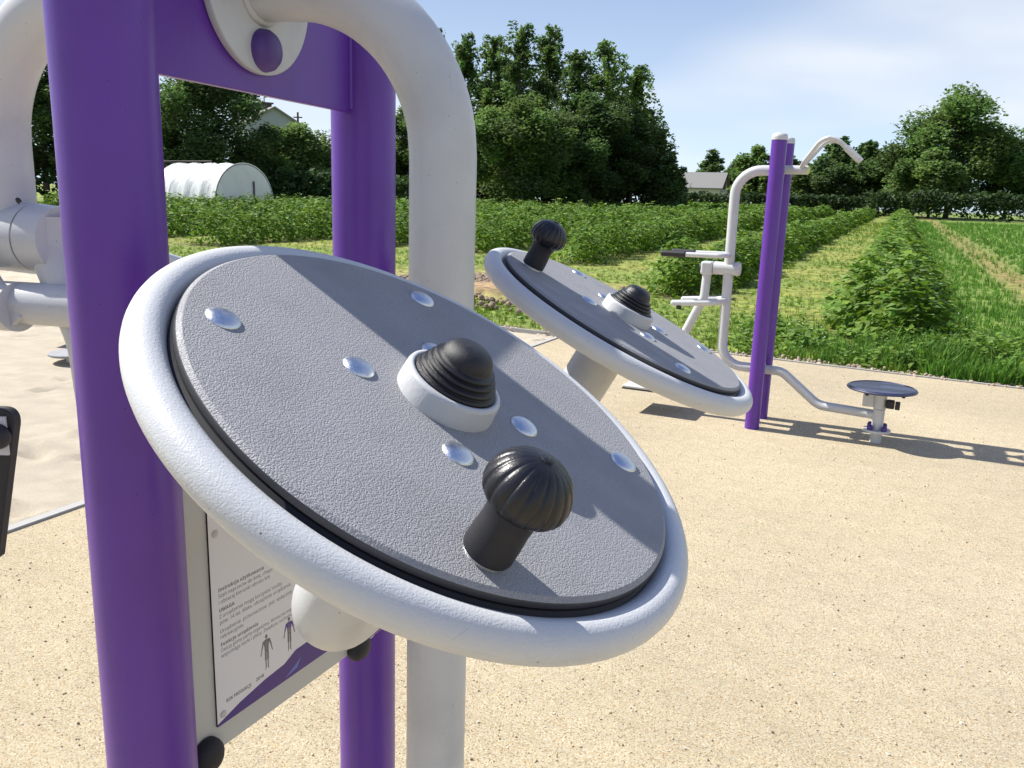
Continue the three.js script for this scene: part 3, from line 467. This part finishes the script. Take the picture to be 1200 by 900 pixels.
{
  const g = new RoundedBoxGeometry(0.012, 0.24, 2 * (HALF - PR) + 0.02, 2, 0.002); g.translate(0, 1.625 + 0.12, 0); xzUV(g); mesh('beam', g, M.purple, near);
  for (const s of [1, -1]) mesh('weld', cylBetween(V(0.006, 1.63, s * (HALF - PR + 0.002)), V(0.006, 1.86, s * (HALF - PR + 0.002)), 0.005, 0.005, 8), M.purple, near);
  
}
function flangeAt(parent, x, y, s, r = 0.108) {
  const f = sub('flange', parent); f.position.set(x, y, 0.018); f.rotation.z = -s * Math.PI / 2;
  const g = lathe([[0.02, 0], [r - 0.002, 0], [r, 0.002], [r, 0.010], [r - 0.002, 0.012], [0.02, 0.012]], 72); mesh('flange_plate', g, M.white, f);
  for (let k = 0; k < 4; k++) { const a = k * Math.PI / 2; const c = lathe([[0, 0.019], [0.013, 0.0182], [0.021, 0.0145], [0.0258, 0.008], [0.0272, 0], [0.0272, -0.0005]], 32); c.translate(Math.cos(a) * 0.078, 0.012, Math.sin(a) * 0.078); mesh('bolt_cap', c, M.purpleCap, f); }
  mesh('weld', new THREE.TorusGeometry(TR + 0.001, 0.005, 8, 48).rotateX(Math.PI / 2).translate(0, 0.013, 0), M.white, f);
}
flangeAt(near, 0.006, 1.757, 1); flangeAt(near, -0.006, 1.757, -1);
mesh('support_tube', pipe([V(0.012, 1.757, 0.018), V(0.27, 1.762, 0), V(0.27, -0.05, 0)], TR, 0.21, 120, 40), M.white, near);
const C1 = V(0.446, 1.333, 0.373), N1 = V(0.5008, 0.8645, 0.0403).normalize(), C2 = V(0.437, 1.313, -0.373), N2 = V(0.4481, 0.8928, -0.046).normalize();
{
  const d = 0.268, b1 = C1.clone().addScaledVector(N1, -d), b2 = C2.clone().addScaledVector(N2, -d);
  b2.y = b1.y = (b1.y + b2.y) / 2;
  mesh('cross_arm', pipe([C1.clone().addScaledVector(N1, -0.028), b1, b2, C2.clone().addScaledVector(N2, -0.028)], 0.041, 0.056, 140, 36), M.white, near);
}
function wheel(C, N, R, knobAng, knobR, boltAngs) {
  const w = sub('wheel', near); w.position.copy(C); w.quaternion.setFromUnitVectors(V(0, 1, 0), N);
  const on = (a, r, y = 0) => V(Math.sin(a * Math.PI / 180) * r, y, -Math.cos(a * Math.PI / 180) * r);
  // plate: grey top layer with eased rim
  const nS = 128, nR = 14, g = lathe([[0.0005, 0], [R * 0.25, 0], [R * 0.5, 0], [R * 0.75, 0], [R - 0.0045, 0], [R - 0.0036, -0.0003], [R - 0.0006, -0.0030]], nS); xzUV(g); mesh('plate', g, M.plate, w);
  mesh('plate_edge', lathe([[R - 0.0006, -0.0030], [R, -0.0040], [R, -0.0080], [R - 0.001, -0.0090], [0.02, -0.0090]], nS), M.plateEdge, w);
  mesh('backing_plate', lathe([[0.02, -0.0095], [R + 0.0007, -0.0095], [R + 0.0007, -0.030], [0.02, -0.030]], nS), M.black, w);
  const ring = new THREE.TorusGeometry(0.2375, 0.0155, 28, 180); scaleUV(ring, 2 * Math.PI * 0.2375, 2 * Math.PI * 0.0155); ring.rotateX(Math.PI / 2); ring.translate(0, -0.0215, 0); mesh('rim', ring, M.whiteRing, w);
  for (let k = 0; k < 4; k++) { const a = boltAngs + 90 * k; mesh('spoke', cylBetween(on(a, 0.03, -0.034), on(a, 0.232, -0.026), 0.008, 0.008, 10), M.white, w); }
  // hub collar and ribbed cap
  const col = lathe([[0.0445, 0], [0.0445, 0.004], [0.0435, 0.017], [0.0425, 0.0195], [0.040, 0.0205], [0.0375, 0.0198], [0.0365, 0.016], [0.0365, 0.004]], 72); scaleUV(col, 0.27, 0.04); mesh('hub_collar', col, M.white, w);
  const cap = []; cap.push([0.0362, 0.006], [0.0362, 0.0175]); const steps = [[0.0355, 0.0210], [0.0328, 0.0262], [0.0298, 0.0314], [0.0268, 0.0364]]; for (const [r, y] of steps) cap.push([r - 0.0004, y - 0.0026], [r + 0.0012, y - 0.0018], [r + 0.0017, y - 0.0002], [r + 0.0010, y + 0.0013], [r - 0.0008, y + 0.0019]); cap.push([0.0232, 0.0386], [0.0230, 0.0410], [0.0220, 0.0450], [0.0192, 0.0492], [0.0148, 0.0525], [0.009, 0.0543], [0.004, 0.0548], [0, 0.0549]);
  mesh('hub_cap', lathe(cap, 72), M.rubber, w);
  const bolt = lathe([[0.0138, -0.0005], [0.0136, 0.0009], [0.0115, 0.0027], [0.008, 0.0040], [0.004, 0.0046], [0, 0.0048]], 28); xzUV(bolt);
  for (let k = 0; k < 4; k++) { const a = boltAngs + 90 * k; mesh('bolt_head', bolt, M.zinc, w).position.copy(on(a, R * 0.355)); const dl = Math.abs(((a - knobAng + 540) % 360) - 180); if (dl > 40) mesh('bolt_head', bolt, M.zinc, w).position.copy(on(a, R * 0.852)); }
  // knob: stem and fluted head
  const kp = on(knobAng, R * knobR), stem = lathe([[0.0178, 0.0030], [0.0186, 0.0055], [0.0184, 0.016], [0.0176, 0.030], [0.0182, 0.038], [0.021, 0.045]], 40); scaleUV(stem, 0.11, 0.05);
  mesh('knob_foot', lathe([[0.0160, 0], [0.0158, 0.004]], 32), M.zinc, w).position.copy(kp);
  mesh('knob_stem', stem, M.rubberMatte, w).position.copy(kp);
  const P = [], I = [], U = [], nu = 144, prof = [[0.0190, 0.0405], [0.0225, 0.0432], [0.0270, 0.0462], [0.0303, 0.0500], [0.0322, 0.0545], [0.0326, 0.0595], [0.0317, 0.0650], [0.0296, 0.0705], [0.0262, 0.0760], [0.0215, 0.0808], [0.0155, 0.0842], [0.0095, 0.0860], [0.0050, 0.0866], [0.0048, 0.0880], [0.0002, 0.0884]];
  prof.forEach(([r, y], k) => { for (let i = 0; i <= nu; i++) { const a = i / nu * 2 * Math.PI, amt = k < 1 || k > 11 ? 0 : k < 3 ? 0.02 * k : 0.052 * Math.min(1, (12 - k) / 5 + 0.25); const f = 1 - amt * Math.pow(1 - Math.abs(Math.sin(a * 9)), 2.2); P.push(Math.cos(a) * r * f * 0.94, 0.041 + (y - 0.041) * 0.92, Math.sin(a) * r * f * 0.94); U.push(a * 0.032, y); } });
  for (let k = 0; k < prof.length - 1; k++) for (let i = 0; i < nu; i++) { const o = k * (nu + 1) + i; I.push(o, o + nu + 1, o + 1, o + 1, o + nu + 1, o + nu + 2); }
  let kg = new THREE.BufferGeometry(); kg.setAttribute('position', new THREE.Float32BufferAttribute(P, 3)); kg.setAttribute('uv', new THREE.Float32BufferAttribute(U, 2)); kg.setIndex(I); kg.computeVertexNormals(); mesh('knob_head', kg, M.rubber, w).position.copy(kp);
  return w;
}
wheel(C1, N1, 0.2215, 142.6, 0.85, 53.5);
wheel(C2, N2, 0.2215, -112, 0.80, 45);

{ // information board between the posts
  const b = sub('information_board', near); b.position.set(0.016, 0, 0.015); b.rotation.y = -0.13;
  const s = new THREE.Shape(); const w = 0.225, y0 = 0.728, y1 = 1.28, r = 0.012; s.moveTo(-w + r, y0); s.lineTo(w - r, y0); s.quadraticCurveTo(w, y0, w, y0 + r); s.lineTo(w, y1 - r); s.quadraticCurveTo(w, y1, w - r, y1); s.lineTo(-w + r, y1); s.quadraticCurveTo(-w, y1, -w, y1 - r); s.lineTo(-w, y0 + r); s.quadraticCurveTo(-w, y0, -w + r, y0);
  const g = new THREE.ExtrudeGeometry(s, { depth: 0.009, bevelEnabled: true, bevelSize: 0.001, bevelThickness: 0.001, bevelSegments: 2 }); g.rotateY(Math.PI / 2); mesh('panel', g, M.board, b);
  const cv = document.createElement('canvas'); cv.width = 1024; cv.height = 1480; const x = cv.getContext('2d'); const S = 1024 / 0.292;
  x.fillStyle = '#dcd9da'; x.fillRect(0, 0, 1024, 1480);
  x.fillStyle = '#4a4752';
  const line = (t, yy, bold, sz = 34, wmax = 900) => { x.font = (bold ? 'bold ' : '') + sz + 'px sans-serif'; x.fillText(t, 42, yy, wmax); };
  x.fillStyle = '#4b2a7c'; x.fillRect(0, 0, 1024, 120); x.fillStyle = '#4a4752';
  const T = (t, yy, b2, wm) => line(t, yy, b2, 27, wm);
  T('Instrukcja użytkowania', 780, true, 330); T('Stań naprzeciw do koła, chwyć', 812, false, 380); T('i obracaj kierunki obrotu kół.', 844, false, 380);
  T('UWAGA', 886, true, 330); T('Z urządzenia mogą korzystać osoby', 918, false, 470); T('pow. 14 lat. Maks. obciążenie urządzenia', 950, false, 500);
  T('Urządzenie  przeznaczone  jest  wyłącznie', 996, false, 520); T('rekreacyjnie.', 1026, false, 300);
  T('Funkcje urządzenia', 1066, true, 330); T('Ćwiczy górne partie organizmu. Wzmacnia mięśnie ramion', 1096, false, 620); T('wspomaga barki i plecy. Zwiększa ruchomość stawów', 1126, false, 620);
  const man = (cx, cy, k, purple) => { x.save(); x.translate(cx, cy); x.scale(k, k); x.lineCap = 'round'; x.strokeStyle = '#6b6468'; x.fillStyle = '#6b6468'; x.beginPath(); x.ellipse(0, -92, 9, 12, 0, 0, 7); x.fill(); x.fillStyle = purple ? '#4b2a7c' : '#6b6468'; x.beginPath(); x.moveTo(-24, -72); x.quadraticCurveTo(0, -82, 24, -72); x.lineTo(16, -38); x.lineTo(14, -8); x.lineTo(-14, -8); x.lineTo(-16, -38); x.fill(); x.fillStyle = '#6b6468'; x.fillRect(-14, -40, 28, 36); x.strokeStyle = purple ? '#4b2a7c' : '#6b6468'; x.lineWidth = 10; for (const s2 of [-1, 1]) { x.beginPath(); x.moveTo(s2 * 22, -68); x.lineTo(s2 * 33, -34); x.stroke(); x.save(); x.strokeStyle = '#6b6468'; x.lineWidth = 7; x.beginPath(); x.moveTo(s2 * 33, -34); x.lineTo(s2 * 42, 2); x.stroke(); x.lineWidth = 13; x.beginPath(); x.moveTo(s2 * 8, -4); x.lineTo(s2 * 8, 40); x.stroke(); x.lineWidth = 8; x.beginPath(); x.moveTo(s2 * 8, 40); x.lineTo(s2 * 7, 84); x.stroke(); x.lineWidth = 5; x.beginPath(); x.moveTo(s2 * 7, 86); x.lineTo(s2 * 12, 94); x.stroke(); x.restore(); } x.strokeStyle = '#a49ca0'; x.lineWidth = 1.5; x.beginPath(); x.moveTo(0, -70); x.lineTo(0, -10); x.stroke(); for (const yy of [-58, -46, -34, -22]) { x.beginPath(); x.moveTo(-12, yy); x.lineTo(12, yy + 2); x.stroke(); } x.restore(); };
  man(345, 1246, 0.98, false); man(515, 1226, 0.98, true);
  x.fillStyle = '#46287a'; x.beginPath(); x.moveTo(0, 1480); x.lineTo(0, 1466); x.lineTo(150, 1424); x.lineTo(330, 1392); x.lineTo(470, 1380); x.lineTo(560, 1340); x.lineTo(700, 1336); x.lineTo(830, 1290); x.lineTo(930, 1276); x.lineTo(1024, 1180); x.lineTo(1024, 1480); x.fill();
  x.fillStyle = '#5c6fb8'; x.beginPath(); x.moveTo(470, 1466); x.lineTo(560, 1426); x.lineTo(600, 1402); x.lineTo(570, 1450); x.fill(); x.beginPath(); x.moveTo(800, 1440); x.lineTo(880, 1380); x.lineTo(960, 1330); x.lineTo(910, 1400); x.fill();
  x.fillStyle = '#4a4752'; x.font = 'bold 26px sans-serif'; x.fillText('ROK PRODUKCJI', 60, 1378, 170); x.fillText('2018', 262, 1372, 60);
  const tx = new THREE.CanvasTexture(cv); tx.colorSpace = THREE.SRGBColorSpace; tx.anisotropy = 8;
  const sg = new THREE.BoxGeometry(0.292, 0.422, 0.0015); const st = new THREE.MeshStandardMaterial({ map: tx, roughness: 0.4 }); const pg = new THREE.PlaneGeometry(0.292, 0.422); pg.rotateY(Math.PI / 2); pg.translate(0.0135, 0.765 + 0.211, 0.0); 
  sg.rotateY(Math.PI / 2); sg.translate(0.0115, 0.765 + 0.211, 0.0); mesh('sign_plate', sg, M.black, b); mesh('sign_print', pg, st, b);
  for (const [yy, zz] of [[0.78, 0.135], [1.05, 0.135], [0.78, -0.135], [1.05, -0.135]]) { const c = lathe([[0.0055, 0], [0.005, 0.001], [0, 0.002]], 16); c.rotateZ(-Math.PI / 2); c.translate(0.0138, yy, zz); mesh('screw', c, M.board, b); }
  for (const [yy, zz] of [[0.735, 0.168], [0.735, -0.168], [1.26, 0.168], [1.26, -0.168]]) { const c = lathe([[0.0255, 0], [0.0255, 0.006], [0.0235, 0.012], [0.017, 0.0185], [0.008, 0.0215], [0, 0.022]], 28); c.rotateZ(-Math.PI / 2); c.translate(0.011, yy, zz); mesh('bolt_cap', c, M.rubberMatte, b); mesh('clip', cylBetween(V(0.003, yy, zz), V(0.003, yy, Math.sign(zz) * 0.262), 0.009, 0.009, 10), M.purple, b); }
}
{ // the pendulum side of the frame, seen past the near post
  mesh('bent_tube', pipe([V(-0.012, 1.757, 0.018), V(-0.49, 1.762, 0), V(-0.49, 1.37, 0)], TR, 0.2, 110, 36), M.white, near);
  const hub = sub('pivot_hub', near);
  mesh('hub_housing', cylBetween(V(-0.62, 1.415, 0.0), V(-0.428, 1.415, 0.0), 0.053, 0.053, 40), M.white, hub);
  mesh('hub_end', cylBetween(V(-0.428, 1.415, 0), V(-0.423, 1.415, 0), 0.047, 0.047, 40), M.black, hub);
  mesh('pendulum_arm', pipe([V(-0.40, 1.45, 0.0), V(-0.40, 1.40, 0), V(-0.335, 1.26, 0.0), V(-0.30, 0.30, -0.05)], 0.036, [0.05, 0.12], 80, 28), M.white, near);
  mesh('arm_head', cylBetween(V(-0.423, 1.415, 0), V(-0.378, 1.415, 0), 0.054, 0.05, 40), M.white, near);
  mesh('gusset', new RoundedBoxGeometry(0.20, 0.028, 0.01, 2, 0.003).rotateZ(-0.95).translate(-0.472, 1.372, 0.062), M.white, near);
  mesh('crossbar', pipe([V(-0.95, 1.312, 0.05), V(-0.6, 1.314, 0.05), V(-0.22, 1.318, 0.02)], 0.033, 0.1, 50, 30), M.white, near);
  mesh('crossbar_collar', cylBetween(V(-0.475, 1.310, 0.05), V(-0.425, 1.311, 0.05), 0.038, 0.038, 30), M.white, near);
  const L = (px, py, d) => near.worldToLocal(at(px, py, d)); near.updateMatrixWorld(true);
  mesh('hand_bar', cylBetween(V(-0.45, 1.43, -0.04), L(208, 312, 1.75), 0.021, 0.021, 24), M.white, near);
}
{ // small fittings standing in the sand bed, half hidden by the near post
  const p = at(92, 368, 8.1), o = thing('balance_step', 'dark flat step plate on a low post in the sand bed', 'gym equipment'); o.position.set(p.x, 0, p.z);
  mesh('step_plate', new RoundedBoxGeometry(0.62, 0.035, 0.36, 2, 0.01).translate(0, p.y, 0), new THREE.MeshStandardMaterial({ color: lin(0.05, 0.03, 0.06), roughness: 0.6 }), o);
  mesh('post', cylBetween(V(0.15, -0.15, 0), V(0.15, p.y - 0.02, 0), 0.045, 0.045, 20), M.purple, o);
  const d = at(86, 413, 7.2), t = thing('twist_disc', 'grey round twist disc set low in the sand bed', 'gym equipment'); t.position.set(d.x, 0, d.z);
  mesh('disc', lathe([[0, 0.06], [0.19, 0.06], [0.2, 0.055], [0.2, 0.04], [0.19, 0.035], [0, 0.035]], 48), M.plate, t); mesh('base', cylBetween(V(0, -0.15, 0), V(0, 0.036, 0), 0.06, 0.06, 20), M.white, t);
}
{ // black foot board of the pendulum with its clip and cap
  const f = sub('foot_board', near); f.position.copy(near.worldToLocal(at(-60, 548, 1.12))); f.rotation.y = 0.36;
  const k = 1.12 / FPX, sh = new THREE.Shape(); sh.moveTo(-70 * k, 78 * k); sh.lineTo(78 * k, 78 * k); sh.quadraticCurveTo(93 * k, 78 * k, 91 * k, 60 * k); sh.lineTo(55 * k, -110 * k); sh.lineTo(-50 * k, -110 * k); sh.closePath();
  const g = new THREE.ExtrudeGeometry(sh, { depth: 0.014, bevelEnabled: true, bevelSize: 0.003, bevelThickness: 0.003, bevelSegments: 3, curveSegments: 10 }); mesh('board', g, M.rubberMatte, f);
  mesh('clip', box(-70 * k, 86 * k, 24 * k, 72 * k, 0.0172, 0.021), M.white, f);
  const c = lathe([[0.018, 0], [0.018, 0.005], [0.015, 0.011], [0.009, 0.015], [0, 0.016]], 28); c.rotateX(Math.PI / 2); c.translate(76 * k, 48 * k, 0.021); mesh('bolt_cap', c, M.rubber, f);
  mesh('hanger', cylBetween(V(-40 * k, 40 * k, 0.0), V(-50 * k, 330 * k, -0.05), 0.02, 0.02, 20), M.white, f);
}
{ // fly on the bent tube
  const o = thing('fly', 'tiny black fly sitting on the bent white tube', 'insect'); o.position.copy(at(21, 234, 1.272)); const m = M.black;
  mesh('body', new THREE.SphereGeometry(0.003, 10, 8).scale(0.8, 1.7, 0.8), m, o).rotation.z = 0.7;
  for (const s of [-1, 1]) mesh('wing', new THREE.SphereGeometry(0.003, 8, 6).scale(0.7, 1.5, 0.15).translate(s * 0.002, -0.002, 0.001), m, o).rotation.z = 0.7;
}

// ------------------------------------------------------------------ far machine: pendulum, pull bar and twist seat
const farm = thing('pendulum_trainer', 'purple twin post trainer with pendulum step, pull bar and round blue twist seat', 'gym equipment');
farm.position.set(1.74, 0, -5.74); farm.rotation.y = -Math.asin(0.43);
const FR = 0.049, FH = 0.168, FT = 0.034;
post(farm, 0, FH, FR, 1.93, M.white); post(farm, 0, -FH, FR, 1.93, M.white);
for (const [y, h] of [[1.74, 0.22], [0.39, 0.2]]) { const g = new RoundedBoxGeometry(0.012, h, 2 * (FH - FR) + 0.02, 2, 0.002); g.translate(0, y, 0); mesh('beam', g, M.purple, farm); }
{ const g = new RoundedBoxGeometry(0.012, 0.54, 2 * (FH - FR) - 0.05, 2, 0.002); g.translate(0, 1.02, 0); mesh('information_board', g, M.board, farm); }
for (const [y, s] of [[1.734, 1], [1.734, -1], [0.39, 1], [0.39, -1]]) { const g = lathe([[0.01, 0], [0.075, 0], [0.075, 0.01], [0.01, 0.01]], 40); g.rotateZ(-s * Math.PI / 2); g.translate(s * 0.006, y, 0); mesh('flange', g, M.white, farm); }
mesh('bent_tube', pipe([V(-0.016, 1.734, 0), V(-0.288, 1.734, 0), V(-0.282, 0.39, 0), V(-0.016, 0.39, 0)], FT, [0.17, 0.15], 140, 24), M.white, farm);
mesh('seat_tube', pipe([V(0.016, 0.388, 0), V(0.14, 0.388, 0), V(0.40, 0.182, 0), V(0.77, 0.18, 0.06)], FT * 0.92, [0.12, 0.14], 90, 24), M.white, farm);
{ // twist seat
  const s = sub('twist_seat', farm); s.position.set(0.785, 0, 0.08);
  mesh('seat_post', join([cylBetween(V(0, -0.05, 0), V(0, 0.225, 0), 0.036, 0.036, 28), cylBetween(V(0, 0.2285, 0), V(0, 0.335, 0), 0.038, 0.038, 28)]), M.white, s);
  mesh('base_flange', cylBetween(V(0, 0.075, 0), V(0, 0.09, 0), 0.085, 0.085, 40), M.white, s);
  for (let k = 0; k < 4; k++) { const a = k * Math.PI / 2 + 0.75; mesh('bolt_cap', lathe([[0.018, 0], [0.018, 0.02], [0.012, 0.033], [0, 0.036]], 14).translate(Math.cos(a) * 0.062, 0.09, Math.sin(a) * 0.062), M.purpleCap, s); }
  const seatMat = new THREE.MeshPhysicalMaterial({ color: lin(0.03, 0.035, 0.085), roughness: 0.36, clearcoat: 0.3, clearcoatRoughness: 0.35, bumpMap: rep(pebble, 0.1), bumpScale: 0.0003 });
  mesh('seat', lathe([[0, 0.372], [0.2, 0.372], [0.213, 0.369], [0.216, 0.363], [0.213, 0.357], [0.2, 0.354], [0, 0.354]], 72), seatMat, s);
  mesh('seat_rim', new THREE.TorusGeometry(0.2, 0.0035, 8, 72).rotateX(Math.PI / 2).translate(0, 0.3725, 0), seatMat, s);
  for (let k = 0; k < 4; k++) { const a = k * Math.PI / 2 + 0.55; mesh('seat_bolt', lathe([[0.014, 0], [0.014, -0.012], [0.008, -0.022], [0, -0.024]], 12).translate(Math.cos(a) * 0.155, 0.354, Math.sin(a) * 0.155), M.rubberMatte, s); }
  mesh('clamp', new RoundedBoxGeometry(0.07, 0.085, 0.012, 2, 0.005).translate(-0.072, 0.275, 0), M.white, s);
  const st = mesh('stop_block', new RoundedBoxGeometry(0.05, 0.055, 0.05, 2, 0.008).translate(0.062, 0.27, 0.02), M.rubberMatte, s); mesh('stop_pad', new RoundedBoxGeometry(0.03, 0.05, 0.045, 2, 0.006).translate(0.105, 0.265, 0.02), M.black, st);
}
{ // pull bar
  const b = sub('pull_bar', farm); mesh('bar_socket', cylBetween(V(0.016, 1.74, 0), V(0.17, 1.74, 0), FT * 0.85, FT * 0.85, 24), M.white, b);
  mesh('socket_cap', lathe([[0, 0.016], [0.02, 0.012], [0.029, 0], [0.029, -0.01]], 20).rotateZ(-Math.PI / 2).translate(0.172, 1.74, 0), new THREE.MeshStandardMaterial({ color: lin(0.5, 0.52, 0.22), roughness: 0.5 }), b);
  for (const s of [1, -1]) { const z = s * 0.11; const h = mesh('handle', pipe([V(0.13, 1.755, s * 0.01), V(0.15, 1.79, z * 0.5), V(0.255, 1.935, z), V(0.335, 1.935, z), V(0.475, 1.81, z)], 0.015, [0.03, 0.10, 0.12], 80, 16), M.white, b); mesh('handle_grip', cylBetween(V(0.40, 1.877, z), V(0.482, 1.804, z), 0.021, 0.021, 18), M.white, h); }
}
{ // pendulum: pivot, arm, step plate
  const p = sub('pendulum', farm);
  mesh('pivot_hub', join([cylBetween(V(-0.385, 1.068, 0), V(-0.225, 1.068, 0), 0.045, 0.045, 30), cylBetween(V(-0.225, 1.068, 0), V(-0.205, 1.068, 0), 0.05, 0.042, 30)]), M.white, p);
  mesh('arm_head', new RoundedBoxGeometry(0.085, 0.095, 0.085, 3, 0.018).translate(-0.432, 1.064, 0), M.white, p);
  mesh('head_cap', cylBetween(V(-0.476, 1.064, 0), V(-0.486, 1.064, 0), 0.034, 0.028, 20), M.rubberMatte, p);
  mesh('arm', pipe([V(-0.432, 1.03, 0), V(-0.44, 0.86, 0), V(-0.70, 0.27, 0), V(-0.74, 0.19, 0)], 0.031, [0.12, 0.05], 80, 20), M.white, p);
  const pl = mesh('step_plate', new RoundedBoxGeometry(0.40, 0.018, 0.36, 2, 0.007).translate(-0.74, 0.185, 0.02), M.board, p); mesh('plate_rim', new RoundedBoxGeometry(0.405, 0.012, 0.365, 2, 0.004).translate(-0.74, 0.172, 0.02), M.black, pl);
}
for (const s of [1, -1]) {      // hand grips and pegs on both sides of the bent tube
  const z = s * 0.14;
  const h = mesh('hand_bar', pipe([V(-0.285, 1.16, s * 0.03), V(-0.31, 1.16, z), V(-0.56, 1.157, z)], 0.017, 0.04, 50, 16), M.white, farm); mesh('hand_grip', lathe([[0, 0], [0.02, 0.004], [0.0215, 0.012], [0.0215, 0.168], [0.018, 0.178], [0, 0.178]], 20).rotateZ(Math.PI / 2).translate(-0.555, 1.157, z), M.rubberMatte, h);
  const g = mesh('peg_bar', pipe([V(-0.285, 0.845, s * 0.02), V(-0.34, 0.84, z), V(-0.62, 0.815, z)], 0.022, 0.07, 50, 16), M.white, farm); mesh('peg_end', new THREE.SphereGeometry(0.022, 16, 12).translate(-0.62, 0.815, z), M.white, g); mesh('peg_stop', cylBetween(V(-0.58, 0.80, z), V(-0.58, 0.775, z), 0.02, 0.018, 16), M.rubberMatte, g);
}

scene.traverse(o => { if (o.isMesh && o.geometry.attributes.normal === undefined) o.geometry.computeVertexNormals(); });
renderer.render(scene, camera);
